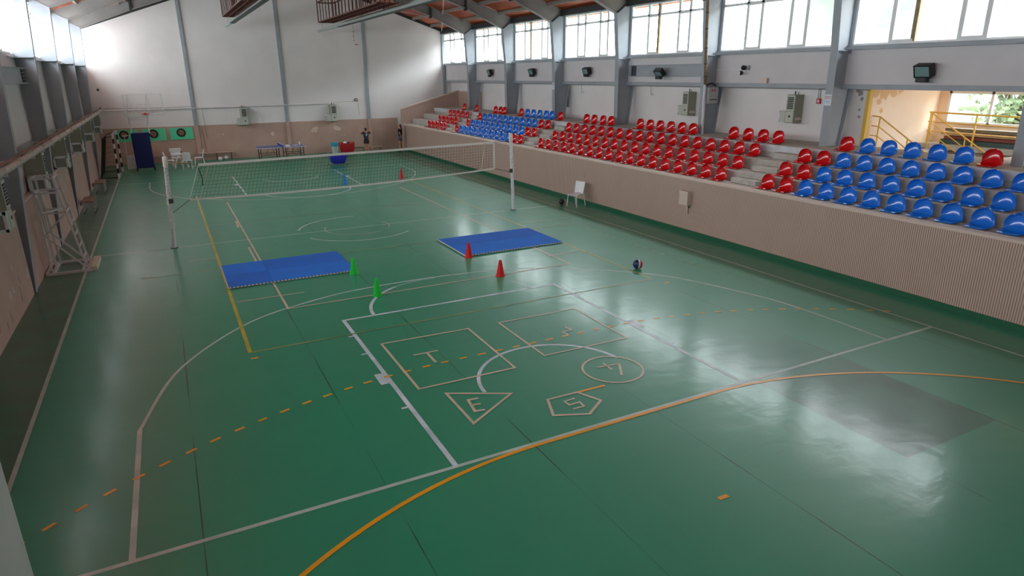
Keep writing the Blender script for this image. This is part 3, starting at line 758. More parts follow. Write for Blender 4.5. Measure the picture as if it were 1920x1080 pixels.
# ---- outside
def tree(x, y, h, r, label, n=60):
    t = thing('tree', (x, y, -1), label, 'tree', 'trees outside the windows')
    b = MB(); b.tube((x, y, -1), (x, y, h*.7), .22, 8, r2=.1)
    for k in range(5):
        a = k*1.3; b.tube((x, y, h*.45), (x+cos(a)*r*.6, y+sin(a)*r*.6, h*.8), .08, 6, r2=.03)
    b.build('trunk', m_bark, t)
    b = MB()
    for k in range(n):
        a = random.uniform(0, 2*pi); q = random.random()**.5*r; zz_ = h*.45+random.random()*h*.5
        q *= 1-.5*abs((zz_/h-.7))/.3
        c = Vector((x+cos(a)*q, y+sin(a)*q, zz_))
        for j in range(26):
            d = Vector((random.gauss(0, 1), random.gauss(0, 1), random.gauss(0, 1)))*.32
            u = Vector((random.gauss(0, 1), random.gauss(0, 1), random.gauss(0, 1))).normalized()*.16; w = u.orthogonal().normalized()*.1
            p = c+d; b.add([p-u, p+w, p+u, p-w], [(0, 1, 2, 3)])
    b.build('foliage', m_leaf, t)
tree(21.0, -10.8, 6.0, 1.7, 'green tree outside the side room window, on its right', 46)
tree(24.0, -6.6, 5.4, 1.5, 'small tree outside the side room window, in its middle', 36)
tree(27.5, -13.2, 9.5, 2.4, 'tall tree outside, behind the middle of the nearest window', 70)
b = MB(); nx, ny = 18, 60; vs = []; fs = []
for i in range(nx+1):
    for j in range(ny+1):
        x = 30+i*1.6; y = -60+j*1.6
        e = max(0, min(1, (30.0-y)/14)); e = e*e*(3-2*e); q = max(0, min(1, i/11)); q = q*q*(3-2*q)
        vs.append((x, y, -1.1+e*q*(17+2.5*sin(y*.35)+1.5*sin(y*.9+x))+random.uniform(-.5, .5)*e*q))
for i in range(nx):
    for j in range(ny): a_ = i*(ny+1)+j; fs.append((a_, a_+1, a_+ny+2, a_+ny+1))
b.add(vs, fs); struct(b, 'floor_hillside', m_hill, 'pale scrubby hillside outside the stand side windows', smooth=True)
struct(MB().box(13, 80, -60, 60, -1.3, -1.0), 'floor_outside', mat('pale_ground', (104, 100, 92), .9), 'pale ground outside')

# ================================================================== VOLLEYBALL NET
def vpost(x, tx, side, h):
    t = thing('net_post', (x, 0, 0), f'white volleyball post with torn tape, {side} end of the net', 'net post', 'volleyball net posts')
    MB().tube((x, 0, 0), (tx, 0, h), .055, 16).build('pole', m_post, t, smooth='auto')
    b = MB(); d = (tx-x)/h
    for z0, z1, r in ((h-.28, h-.02, .068), (h*.48, h*.56, .07), (h*.6, h*.63, .064)): b.tube((x+d*z0, 0, z0), (x+d*z1, 0, z1), r, 14)
    b.build('tape_wrap', m_tape, t, smooth='auto')
    b = MB()
    for k in range(16):
        zz_ = random.uniform(h*.4, h*.98); a = random.uniform(pi, 2*pi)
        c = (x+d*zz_+.062*cos(a), .062*sin(a), zz_); b.ball(c, .012, 6, 4)
    b.build('dark_chips', m_dark, t)
    MB().box(x+d*h-.09, x+d*h+.03, -.08, -.05, h*.5, h*.55).build('cleat', m_bolt, t)
    MB().tube((x, 0, 0), (x, 0, .012), .1, 14).build('base_ring', m_dark, t)
vpost(-5.51, -5.36, 'left', 2.58); vpost(5.49, 5.4, 'right', 2.7)
TL, BL, TR, BR = Vector((-4.55, 0, 2.30)), Vector((-4.91, 0, 1.34)), Vector((4.75, 0, 2.42)), Vector((4.75, 0, 1.53))
t = thing('volleyball_net', (0, 0, 0), 'black mesh volleyball net with white tape edges across the hall', 'net')
def sag(a, b_, s, n=24): return [a+(b_-a)*i/n+Vector((0, 0, -s*4*(i/n)*(1-i/n))) for i in range(n+1)]
top = sag(TL, TR, .0); bot = sag(BL, BR, .1)
def npt(u, v):
    i = min(int(u*24), 23); f = u*24-i
    a = top[i]+(top[i+1]-top[i])*f; c = bot[i]+(bot[i+1]-bot[i])*f; return a+(c-a)*v
b = MB()
for k in range(24): b.bar(npt(k/24, 0), npt((k+1)/24, 0), .012, .07)
b.build('top_tape', m_tape, t)
b = MB()
for k in range(24): b.bar(npt(k/24, 1), npt((k+1)/24, 1), .012, .05)
b.build('bottom_tape', m_tape, t)
MB().bar(TL, BL, .05, .012).build('side_tape', m_tape, t); MB().bar(TR, BR, .05, .012).build('side_tape', m_tape, t)
b = MB()
for k in range(1, 94): b.tube(npt(k/94, 0), npt(k/94, 1), .0032, 4, cap=False)
for k in range(1, 10):
    for j in range(24): b.tube(npt(j/24, k/10), npt((j+1)/24, k/10), .0032, 4, cap=False)
b.build('net_mesh', m_net, t)
MB().bar((-4.27, -.01, 2.3), (-4.64, -.01, 1.33), .035, .01).build('antenna_strap', m_ltape, t)
MB().bar((4.41, -.01, 2.42), (4.24, -.01, 1.5), .035, .01).build('antenna_strap', m_ltape, t)
MB().tube(BL, (-5.44, 0, .98), .008, 6).build('tie_rope', m_black, t); MB().tube(BR, (5.43, 0, 1.35), .008, 6).build('tie_rope', m_black, t)
MB().tube(TL, (-5.37, 0, 2.45), .006, 6).build('tie_rope', m_black, t); MB().tube(TR, (5.4, 0, 2.45), .006, 6).build('tie_rope', m_black, t)
MB().path([(-4.56, 0, 2.2), (-4.5, 0, 1.9), (-4.52, -.02, 1.72), (-4.48, 0, 1.75)], .012, 6).build('hanging_strap', m_black, t)

# ================================================================== FLOOR ITEMS
def foam_tile(x0, x1, y0, y1, which, word, front, left):
    t = thing('foam_mat_tile', ((x0+x1)/2, (y0+y1)/2, .004), f'blue puzzle foam tile of the {which} mat, {word}', 'mat', f'foam tiles of the {which} mat')
    m_ = mat('blue_foam_dark', (4, 100, 204), .8, noise=.12, nscale=2, bump=.3, bscale=120) if (int(x0*10) + int(y0*10)) % 2 else m_mat
    MB().box(x0+.002, x1-.002, y0+.002, y1-.002, .03, .042).build('tile_top', m_, t)
    MB().box(x0+.004, x1-.004, y0+.004, y1-.004, .006, .03).build('tile_base', m_black, t)
    if front or left:
        b = MB(); n = 12
        if front: b.box(x0, x1, y0-.003, y0+.006, .012, .02)
        if left: b.box(x0-.003, x0+.006, y0, y1, .012, .02)
        if front:
            for k in range(n): b.box(x0+(k+.15)*(x1-x0)/n, x0+(k+.7)*(x1-x0)/n, y0-.014, y0+.005, .012, .04)
        if left:
            for k in range(n): b.box(x0-.014, x0+.005, y0+(k+.15)*(y1-y0)/n, y0+(k+.7)*(y1-y0)/n, .012, .04)
        b.build('tooth_edge', m_matw, t)
for (X0, Y0, X1, Y1, which) in ((-4.49, -4.9, -1.53, -2.83, 'left'), (1.42, -5.02, 4.46, -2.95, 'right')):
    dx, dy = (X1-X0)/3, (Y1-Y0)/2
    for i in range(3):
        for j in range(2):
            foam_tile(X0+i*dx, X0+(i+1)*dx, Y0+j*dy, Y0+(j+1)*dy, which, ('front' if j == 0 else 'rear')+' '+('left tile', 'middle tile', 'right tile')[i], j == 0, i == 0)
def cone(x, y, m, label, h=.40):
    t = thing('training_cone', (x, y, 0), label, 'cone')
    b = MB(); b.lathe([(.105, .012), (.1, .03), (.03, h), (.022, h+.006)], (x, y, 0), 24)
    body = b.build('cone_body', m, t, smooth='auto')
    bb = MB(); s_ = .115
    for q in range(1): bb.prism([(x+s_*cos(2*pi*k/8+pi/8)*1.05, y+s_*sin(2*pi*k/8+pi/8)*1.05) for k in range(8)], 'z', 0.0, .014)
    bb.build('cone_base', m, t)
    b = MB()
    for a in (-1.2, -2.0, -2.9, -.3, .8, 2.0):
        for zz_ in (.1, .2, .3):
            r = .1-(.07)*(zz_-.03)/(h-.03); c = (x+(r+.001)*cos(a), y+(r+.001)*sin(a), zz_); b.ball(c, .009, 8, 5, sc=(.6, .6, 1))
    b.build('bar_hole', m_black, t)
cone(-1.62, -5.08, m_conegreen, 'green training cone at the corner of the left blue mat'); cone(-1.60, -7.02, m_conegreen, 'green training cone on the white arc in front of the key')
cone(1.47, -5.1, m_conered, 'red training cone at the corner of the right blue mat'); cone(1.46, -7.02, m_conered, 'red training cone standing alone between the right mat and the key')
cone(1.6, 8.95, m_coneblue, 'blue training cone seen through the volleyball net', .45); cone(4.37, 9.3, m_conered, 'red training cone seen through the volleyball net', .45)

def ball_mat(name, cols, scale=1):
    m = bpy.data.materials.new(name); m.use_nodes = True; nt = m.node_tree; b = nt.nodes['Principled BSDF']; b.inputs['Roughness'].default_value = .4
    tc = nt.nodes.new('ShaderNodeTexCoord'); sp = nt.nodes.new('ShaderNodeSeparateXYZ'); nt.links.new(tc.outputs['Object'], sp.inputs[0])
    mr = nt.nodes.new('ShaderNodeMapRange'); mr.inputs[1].default_value = -.125; mr.inputs[2].default_value = .125; nt.links.new(sp.outputs[0], mr.inputs[0])
    cr = nt.nodes.new('ShaderNodeValToRGB'); cr.color_ramp.interpolation = 'CONSTANT'; el = cr.color_ramp.elements
    el[0].position = 0; el[0].color = (*lin(cols[0][1]), 1); el[1].position = cols[1][0]; el[1].color = (*lin(cols[1][1]), 1)
    for p, c in cols[2:]: e = el.new(p); e.color = (*lin(c), 1)
    nt.links.new(mr.outputs[0], cr.inputs[0]); nt.links.new(cr.outputs[0], b.inputs['Base Color']); return m
m_bb = ball_mat('tricolour_ball', [(0, (30, 36, 80)), (.18, (30, 40, 92)), (.43, (226, 214, 220)), (.6, (176, 32, 44)), (.9, (120, 26, 36))])
m_vb = ball_mat('white_volleyball', [(0, (232, 230, 226)), (.45, (200, 196, 190)), (.55, (236, 234, 230))])
m_gb = ball_mat('pink_black_ball', [(0, (26, 24, 40)), (.4, (200, 90, 120)), (.6, (30, 30, 60))])
def ball(x, y, z0, r, m, label, rot=(0, 0, 0), group=None, name='ball'):
    o = MB().ball((0, 0, 0), r, 24, 16).build(name, m, origin=(0, 0, 0), smooth=True); o.location = (x, y, z0+r); o.rotation_euler = rot
    return tag(o, label, 'ball', group)
o = ball(4.72, -8.17, 0, .12, m_bb, 'navy, white and red basketball lying on the floor by the yellow sideline', (0, .12, -.35), name='basketball')
b = MB()
for a in (-2.1, -1.7): b.ball((.118*cos(a), .118*sin(a), .01), .02, 8, 6)
ball(7.5, -.05, 0, .11, m_gb, 'pink and dark ball on the floor behind the white chair', (0, .3, .4))
for x, y, l in ((-2.62, 21.35, 'left of the two white balls in front of the far pink bench'), (-2.25, 21.75, 'right of the two white balls in front of the far pink bench')):
    ball(x, y, 0, .11, m_vb, l, (.4, .2, .3))

# ---- white plastic chair
def plastic_chair(name, loc, rz, label, group=None):
    """front = -y local"""
    t = thing(name, (0, 0, 0), label, 'chair', group)
    b = MB(); n = 8; vs = []; fs = []
    for sf in (0, .02):
        for j in range(5):
            for i in range(n+1):
                u = -1+2*i/n; yy = -.22+.44*j/4; vs.append((u*.23, yy, .45-sf+.012*u*u-(.01 if j == 0 else 0)))
    N1 = n+1; off = 5*N1
    for j in range(4):
        for i in range(n): a = j*N1+i; fs += [(a, a+1, a+N1+1, a+N1), (a+off, a+off+N1, a+off+N1+1, a+off+1)]
    for i in range(n): fs += [(i, i+1, i+1+off, i+off), (4*N1+i, 4*N1+i+1, 4*N1+i+1+off, 4*N1+i+off)]
    for j in range(4): fs += [(j*N1, (j+1)*N1, (j+1)*N1+off, j*N1+off), (j*N1+n, (j+1)*N1+n, (j+1)*N1+n+off, j*N1+n+off)]
    b.add(vs, fs); b.build('seat', m_wplas, t, smooth='auto')
    b = MB(); vs = []; fs = []
    for sf in (0, .018):
        for j in range(6):
            for i in range(n+1):
                u = -1+2*i/n; zz_ = .47+.40*j/5; vs.append((u*(.2+.02*j/5), .2+sf+.10*j/5-.05*u*u, zz_+(.012*u*u if j == 5 else 0)))
    off = 6*N1
    for j in range(5):
        for i in range(n): a = j*N1+i; fs += [(a, a+1, a+N1+1, a+N1), (a+off, a+off+N1, a+off+N1+1, a+off+1)]
    for i in range(n): fs += [(i, i+1, i+1+off, i+off), (5*N1+i, 5*N1+i+1, 5*N1+i+1+off, 5*N1+i+off)]
    for j in range(5): fs += [(j*N1, (j+1)*N1, (j+1)*N1+off, j*N1+off), (j*N1+n, (j+1)*N1+n, (j+1)*N1+n+off, j*N1+n+off)]
    b.add(vs, fs); b.build('backrest', m_wplas, t, smooth='auto')
    for sx in (-1, 1):
        MB().tube((sx*.2, -.2, .44), (sx*.23, -.24, 0), .018, 8, r2=.013).build('leg', m_wplas, t)
        MB().tube((sx*.2, .19, .47), (sx*.23, .27, 0), .018, 8, r2=.013).build('leg', m_wplas, t)
    t.location = loc; t.rotation_euler = (0, 0, rz); return t
plastic_chair('plastic_chair', (7.8, -.55, 0), radians(-72), 'white plastic chair standing alone by the ribbed parapet')
plastic_chair('plastic_chair', (-5.25, 18.9, 0), radians(85), 'white plastic chair on the left side of the white table', 'chairs around the white table')
plastic_chair('plastic_chair', (-4.42, 18.55, 0), radians(172), 'white plastic chair with its back to the court at the white table', 'chairs around the white table')
plastic_chair('plastic_chair', (-3.8, 19.5, 0), radians(-95), 'white plastic chair on the right side of the white table', 'chairs around the white table')
plastic_chair('plastic_chair', (-4.9, 20.2, 0), radians(5), 'white plastic chair behind the white table with a cloth over it', 'chairs around the white table')
o = MB().box(-5.2, -4.62, 20.36, 20.42, .72, .93).box(-5.15, -4.68, 20.3, 20.36, .55, .93).build('cloth', m_wplas, bevel=.02); tag(o, 'white cloth hanging over the chair behind the table', 'cloth')
t = thing('plastic_table', (-4.7, 19.5, 0), 'round white plastic table in the far left corner', 'table')
MB().tube((-4.7, 19.5, .69), (-4.7, 19.5, .73), .46, 24).build('table_top', m_wplas, t)
for sx in (-1, 1):
    for sy in (-1, 1): MB().tube((-4.7+sx*.12, 19.5+sy*.12, .69), (-4.7+sx*.33, 19.5+sy*.33, 0), .03, 8).build('leg', m_wplas, t)
ball(-4.62, 19.55, .73, .05, m_black, 'small dark object on top of the white table', name='small_ball')
# wooden bench in front of the table
def bench(loc, rz, L_, w, h, m, ml, label, legs=2, group=None, back=False):
    t = thing('bench', (0, 0, 0), label, 'bench', group)
    MB().box(-L_/2, L_/2, -w/2, w/2, h-.035, h).build('bench_top', m, t, bevel=.006)
    for k in range(legs):
        x = -L_/2+.12+(L_-.24)*k/(legs-1)
        for sy in (-1, 1): MB().tube((x, sy*(w/2-.03), h-.03), (x, sy*(w/2-.03), 0), .014, 8).build('leg', ml, t)
        MB().tube((x, -w/2+.03, .12), (x, w/2-.03, .12), .01, 6).build('foot_bar', ml, t)
    t.location = loc; t.rotation_euler = (0, 0, rz); return t
bench((-4.95, 17.95, 0), radians(-38), 1.25, .3, .42, m_woodl, m_chrome, 'wooden bench with metal legs in front of the white table')
bench((-2.75, 21.85, 0), 0, 1.85, .34, .45, m_pink, m_dark, 'pink bench against the far wall behind two white balls', 3)
bench((-5.75, 21.8, 0), 0, 1.6, .34, .45, m_woodl, m_dark, 'light bench against the far wall between blue pad and table')
bench((5.35, 20.75, 0), 0, .95, .32, .36, m_green_skirt, m_dark, 'low dark green bench beside the red ball cart')
bench((6.4, 20.65, 0), 0, .95, .32, .38, m_woodl, m_dark, 'low light bench to the right of the standing person')
# two nested stools/benches on the left wall
def stool_stack(x, y, label):
    t = thing('school_bench', (x, y, 0), label, 'bench', 'brown topped benches along the left wall')
    MB().box(x-.19, x+.2, y-.62, y+.62, .42, .45).build('bench_top', m_wood, t, bevel=.005)
    MB().box(x-.24, x-.2, y-.5, y-.1, .3, .42).build('side_bracket', m_rust, t)
    for k in range(5):
        for sx in (-.16, .17):
            yy = y-.55+k*.27
            l = MB().tube((x+sx, yy, .42), (x+sx, yy, .03), .012, 8).build('leg', m_chrome, t)
            MB().tube((x+sx, yy, 0), (x+sx, yy, .03), .018, 8).build('leg_cap', m_black, l)
stool_stack(-8.1, 7.6, 'brown topped bench with many metal legs, nearer one on the left wall')
stool_stack(-8.05, 12.35, 'brown topped bench with many metal legs, farther one on the left wall')

# ---- basketball stand at left wall
t = thing('hoop_stand', (-7.9, -1, 0), 'white steel basketball stand without board, folded against the left wall', 'basketball stand')
def tb(name, segs, r=.022, m=m_wpaint):
    b = MB()
    for a, c in segs: b.bar(a, c, r*2, r*2)
    return b.build(name, m, t)
y0, y1 = -1.55, -.35
tb('base_frame', [((-8.38, y0, .03), (-7.42, y0, .03)), ((-8.38, y1, .03), (-7.45, y1, .03)), ((-8.38, y0, .03), (-8.38, y1, .03)), ((-7.5, y0, .03), (-7.5, y1, .03)), ((-7.62, y0, .03), (-7.62, y1, .03)), ((-8.25, y0, .03), (-8.25, y1, .03))], .03)
MB().box(-7.44, -7.3, y0-.02, y1+.02, 0, .1).build('counterweight', mat('cream_block', (208, 200, 178), .7), t)
ya, yb = -1.3, -.62
for yy in (ya, yb):
    tb('rear_upright', [((-8.3, yy, .06), (-8.3, yy, 2.35)), ((-8.18, yy, .06), (-8.26, yy, 1.9))])
    tb('sloping_ladder_side', [((-7.55, yy, .06), (-7.86, yy, 2.35))])
tb('ladder_rung', [((-7.55-.135*zz_+.01, ya, zz_), (-7.55-.135*zz_+.01, yb, zz_)) for zz_ in (.3, .6, .9, 1.2, 1.5)], .016)
tb('top_frame', [((-8.3, ya, 2.35), (-7.86, ya, 2.35)), ((-8.3, yb, 2.35), (-7.86, yb, 2.35)), ((-8.3, ya, 2.35), (-8.3, yb, 2.35)), ((-7.86, ya, 2.35), (-7.86, yb, 2.35)), ((-8.3, ya, 2.0), (-7.83, ya, 2.0)), ((-8.3, yb, 2.0), (-7.83, yb, 2.0)), ((-8.3, ya, 2.0), (-8.3, yb, 2.0))])
tb('middle_brace', [((-8.3, ya, 1.5), (-7.75, ya, 1.5)), ((-8.3, yb, 1.5), (-7.75, yb, 1.5)), ((-8.28, ya, 1.5), (-7.76, yb, 1.52))], .018)
tb('diagonal_brace', [((-8.28, ya, .95), (-7.78, ya, 1.45)), ((-8.28, ya, .95), (-7.6, ya, .1)), ((-8.28, yb, .95), (-7.6, yb, .1))], .018)
# ---- far basketball hoop
t = thing('basketball_hoop', (-6.3, 18.7, 0), 'basketball hoop with clear board and navy padded base in the far left corner', 'basketball hoop')
MB().box(-6.88, -5.12, 18.48, 18.5, 2.84, 3.85).build('backboard', m_acryl, t)
b = MB()
for (a, c, d, e) in ((-6.9, -5.1, 2.8, 2.89), (-6.9, -5.1, 3.82, 3.87)): b.box(a, c, 18.46, 18.52, d, e)
for a in (-6.9, -5.18): b.box(a, a+.08, 18.455, 18.525, 2.79, 3.88)
b.box(-6.3, -5.72, 18.455, 18.475, 3.33, 3.37); b.box(-6.3, -5.72, 18.455, 18.475, 2.92, 2.96); b.box(-6.3, -6.26, 18.455, 18.475, 2.92, 3.37); b.box(-5.76, -5.72, 18.455, 18.475, 2.92, 3.37)
b.build('board_border', m_wpaint, t)
b = MB(); pts = [(-6.0+.22*cos(2*pi*k/18), 18.2+.22*sin(2*pi*k/18), 2.9) for k in range(19)]; b.path(pts, .012, 6); b.box(-6.06, -5.94, 18.4, 18.47, 2.84, 2.94)
b.build('rim', mat('rim_red', (190, 70, 60), .5), t)
tb2 = MB()
for s_ in (-1, 1):
    x = -6.36+s_*.42
    tb2.bar((x, 18.75, 1.9), (x-s_*.05, 18.8, 2.4), .05, .05); tb2.bar((x-s_*.0, 18.8, 2.4), (x, 18.65, 2.8), .05, .05); tb2.bar((x, 18.6, 2.8), (x+.12, 18.58, 3.82), .05, .05); tb2.bar((x+.12, 18.6, 3.8), (x+.3, 18.58, 2.85), .035, .035)
tb2.bar((-6.78, 18.65, 2.72), (-5.85, 18.65, 2.75), .05, .05); tb2.bar((-6.78, 18.7, 2.6), (-5.9, 18.7, 2.6), .04, .04)
tb2.build('support_arms', m_wpaint, t)
MB().box(-6.82, -5.98, 18.7, 18.95, .15, 1.95).build('padded_upright', m_navy, t, bevel=.03)
for v in t.children:
    pass
b = MB(); b.bar((-7.1, 18.6, 1.85), (-7.2, 18.6, .15), .03, .03); b.box(-7.2, -6.85, 18.6, 18.64, 1.82, 1.86); b.box(-7.18, -6.8, 18.95, 19.15, .12, .8)
b.build('rear_frame', m_wpaint, t)
b = MB(); 
for x in (-6.8, -6.0):
    b.tube((x-.03, 18.75, .07), (x+.03, 18.75, .07), .07, 12); b.box(x-.04, x+.04, 18.7, 18.9, .1, .16)
b.build('wheels', m_black, t)
# ---- handball goal
t = thing('handball_goal', (-7.8, 17.8, 0), 'handball goal with black and white striped posts stored along the left wall', 'goal')
def striped(name, p, q, w, n):
    b = MB(); p, q = Vector(p), Vector(q)
    for k in range(n): b.bar(p+(q-p)*k/n, p+(q-p)*(k+1)/n, w, w, k % 2)
    return b.build(name, [m_wplas, m_black], t)
striped('goal_post', (-7.56, 16.6, .0), (-7.5, 16.6, 2.1), .08, 9); striped('goal_post', (-7.5, 19.2, 0), (-7.46, 19.2, 2.1), .08, 9); striped('crossbar', (-7.5, 16.6, 2.06), (-7.46, 19.2, 2.06), .08, 12)
b = MB()
for yy in (16.6, 19.2): b.path([(-7.52, yy, 2.0), (-7.95, yy, 1.9), (-8.3, yy, .1), (-8.3, yy, .03), (-7.6, yy, .03)], .02, 6)
b.tube((-8.3, 16.6, .03), (-8.3, 19.2, .03), .02, 6); b.tube((-7.95, 16.6, 1.9), (-7.95, 19.2, 1.9), .02, 6)
b.build('rear_frame', m_blackm, t)
b = MB()
for k in range(22):
    yy = 16.6+2.6*k/21; b.tube((-7.95, yy, 1.9), (-8.3, yy, .05), .006, 4, cap=False)
for k in range(12):
    f = k/11; b.tube((-7.95-.35*f, 16.6, 1.9-1.85*f), (-7.95-.35*f, 19.2, 1.9-1.85*f), .006, 4, cap=False)
for k in range(8):
    f = k/8; b.tube((-7.55, 16.6, .1+1.85*f), (-8.28+.33*f, 16.6, .1+1.8*f), .006, 4, cap=False)
b.build('goal_net', m_net, t)

# ---- dartboards
for i, (x0, x1, cx, wd) in enumerate(((-7.7, -6.62, -7.28, 'left'), (-6.38, -5.2, -5.83, 'middle'), (-5.0, -3.8, -4.42, 'right'))):
    t = thing('dartboard_panel', ((x0+x1)/2, YF-.05, 1.23), f'mint green panel with a round dartboard, {wd} of three on the far wall', 'dartboard', 'dartboards on the far wall')
    MB().box(x0, x1, YF-.06, YF-.031, 1.24, 1.9).build('backing_panel', m_dgreen, t)
    d = MB().tube((cx, YF-.1, 1.63), (cx, YF-.06, 1.63), .235, 28).build('dartboard', m_cork, t)
    b = MB()
    for k in range(20):
        if k % 2:
            a0_, a1_ = 2*pi*k/20, 2*pi*(k+1)/20
            b.add([(cx+r*cos(a), YF-.103, 1.63+r*sin(a)) for r, a in ((.03, a0_), (.03, a1_), (.16, a1_), (.16, a0_))], [(0, 1, 2, 3)])
    b.build('score_segments', m_dcream, d)
# ---- far wall heaters, duct line, clock
def heater(loc, rz, label, s=1.0, stub=True):
    """front = -y local, outlet on -x side"""
    t = thing('gas_heater', (0, 0, 0), label, 'heater', 'gas heaters on the walls')
    MB().box(-.19, .19, -.45, 0, 0, 1.0).build('heater_body', m_heat, t, bevel=.01)
    MB().box(-.175, .175, -.462, -.45, .42, .98).build('upper_panel', m_heatw, t)
    b = MB()
    for k in range(7): b.box(-.13, .13, -.475, -.46, .5+k*.062, .54+k*.062)
    b.build('louvre', m_louv, t)
    MB().box(-.175, .175, -.462, -.45, .03, .4).build('lower_panel', m_heatw, t)
    MB().box(-.03, .05, -.47, -.46, .2, .27).build('maker_badge', m_dark, t)
    ob = MB().box(-.42, -.19, -.46, -.06, .02, .42).build('outlet_box', m_heatw, t, bevel=.008)
    b = MB(); b.box(-.432, -.42, -.41, -.11, .08, .36); b.build('outlet_grille', mat('grille_grey', (140, 140, 132), .7), ob)
    b = MB(); b.box(-.445, -.42, -.46, -.41, .02, .42); b.box(-.445, -.42, -.11, -.06, .02, .42); b.box(-.445, -.42, -.46, -.06, .02, .08); b.box(-.445, -.42, -.46, -.06, .36, .42); b.build('grille_frame', m_wplas, ob)
    if stub:
        MB().tube((-.05, -.2, 1.0), (-.05, -.2, 1.12), .02, 6).build('flue_pipe', m_black, t); MB().tube((.08, -.2, 1.0), (.08, -.2, 1.1), .012, 6).build('gas_pipe', m_black, t)
    b = MB(); b.box(.19, .2, -.35, -.1, .1, .2); b.box(.19, .24, -.12, -.05, .1, .16); b.build('valve_box', m_trim, t)
    t.location = loc; t.rotation_euler = (0, 0, rz); t.scale = (s, s, s); return t
heater((-.95, YF-.001, 1.92), 0, 'pale gas heater on the far wall, left of the middle post'); heater((4.28, YF-.001, 1.93), 0, 'pale gas heater on the far wall, left of the right hand post')
for i, (y, w) in enumerate(((-5.3, 'nearest of the row, cut by the photo edge'), (-.08, 'second nearest, behind the folded basketball stand'), (4.75, 'third from the camera'), (9.8, 'fourth from the camera'), (14.8, 'fifth from the camera'), (19.6, 'farthest, in the corner by the goal'))):
    heater((XL+.005, y, 1.92), radians(90), f'olive gas heater on the left wall, {w}', .96, False)
for i, (y, w) in enumerate(((-6.05, 'right of the electrical cabinet'), (-1.32, 'left of the brown pipe'), (7.55, 'far one beside the third column'))):
    heater((XB-.005, y, 3.13), radians(-90), f'grey gas heater on the wall behind the stand, {w}', .84)
o = MB().tube((-8.3, YF-.08, 2.93), (4.1, YF-.08, 2.99), .035, 8).build('gas_pipe', m_wpaint); tag(o, 'thin pale pipe running level across the far wall', 'pipe')
b = MB(); b.path([(-8.0, YF-.03, 3.05), (-5, YF-.03, 3.02), (-3.6, YF-.13, 3.06)], .008, 6); tag(b.build('cable', m_dark), 'thin dark cable sagging above the pipe on the far wall', 'cable')
t = thing('wall_bell', (5.83, YF-.02, 3.1), 'small round dark alarm bell with white centre on the far wall', 'bell')
MB().tube((5.83, YF-.09, 3.18), (5.83, YF, 3.18), .095, 18).build('bell_ring', mat('maroon_dark', (60, 30, 40), .5), t); MB().tube((5.83, YF-.1, 3.18), (5.83, YF-.088, 3.18), .05, 14).build('bell_face', m_wplas, t)
b = MB(); b.path([(4.5, YF-.012, 3.07), (5.78, YF-.012, 3.08)], .008, 5); b.path([(5.93, YF-.012, 3.1), (5.98, YF-.012, 2.25)], .008, 5); tag(b.build('cable', mat('yellow_cable', (200, 190, 140), .6)), 'pale yellow cable beside the round bell on the far wall', 'cable')
for x, zz_ in ((-8.1, 4.05), (-8.15, 3.08)):
    o = MB().ball((x, YF-.08, zz_), .06, 10, 8).box(x-.02, x+.02, YF-.08, YF, zz_-.02, zz_+.02).build('wall_fixture', m_black); tag(o, f'small black fitting in the far left corner, {"upper" if zz_ > 3.5 else "lower"} of two', 'fitting')
b = MB(); b.path([(-3.3, YF-.045, 1.9), (-3.28, YF-.045, 1.2), (-3.25, YF-.045, .5)], .008, 6); b.path([(-3.15, YF-.045, 2.95), (-3.1, YF-.045, 1.2)], .007, 6)
tag(b.build('cable', mat('brown_cable', (120, 92, 80), .7)), 'dark cables hanging beside the left post of the far wall', 'cable')

# ---- pipes on the left wall
o = MB().tube((-8.1, YN+.3, 2.985), (-8.09, YF-.15, 2.985), .07, 12).build('insulated_pipe', m_pipe, smooth='auto'); tag(o, 'thick pale insulated pipe along the left wall', 'pipe')
b = MB(); b.tube((-8.13, YN+.3, 3.1), (-8.12, YF-.15, 3.1), .028, 8)
tag(b.build('rusty_pipe', m_rust), 'thin rusty pipe on top of the insulated pipe', 'pipe')
y = -20; k = 0
while y < 21.5:
    b = MB(); b.box(-8.18, -8.02, y-.012, y+.012, 2.895, 3.07); b.box(XL, -8.17, y-.012, y+.012, 3.0, 3.03)
    tag(b.build('pipe_bracket', m_wpaint), 'small white bracket holding the pipes on the left wall', 'bracket', 'pipe brackets on the left wall'); y += 1.65; k += 1
# ---- floodlights
def flood(y, label, tilt=0.5, s=1.0, zc=4.72):
    t = thing('floodlight', (0, 0, 0), label, 'floodlight', 'floodlights on the stand side band')
    R_ = Matrix.Rotation(-tilt, 4, 'Y')
    def bx_(mb, x0, x1, y0_, y1_, z0, z1):
        k = len(mb.v); mb.box(x0, x1, y0_, y1_, z0, z1)
        for i in range(k, len(mb.v)): mb.v[i] = tuple(R_ @ Vector(mb.v[i]))
        return mb
    bx_(MB(), -.1, .08, -.2, .2, -.15, .15).build('lamp_housing', m_black, t, bevel=.02)
    bx_(MB(), -.115, -.1, -.17, .17, -.12, .12).build('lamp_lens', m_lens, t)
    b = MB(); bx_(b, -.125, -.1, -.2, .2, .12, .15); bx_(b, -.125, -.1, -.2, .2, -.15, -.12); bx_(b, -.125, -.1, -.2, -.17, -.15, .15); bx_(b, -.125, -.1, .17, .2, -.15, .15); b.build('lens_rim', m_blackm, t)
    MB().box(-.12, .04, -.13, .13, -.28, -.16).build('ballast_box', m_black, t, bevel=.02)
    MB().box(.0, .16, -.04, .04, -.2, -.1).build('bracket', m_dark, t)
    t.location = (11.82, y, zc); t.scale = (s, s, s); t.rotation_euler = (0, 0, random.uniform(-.15, .15)); return t
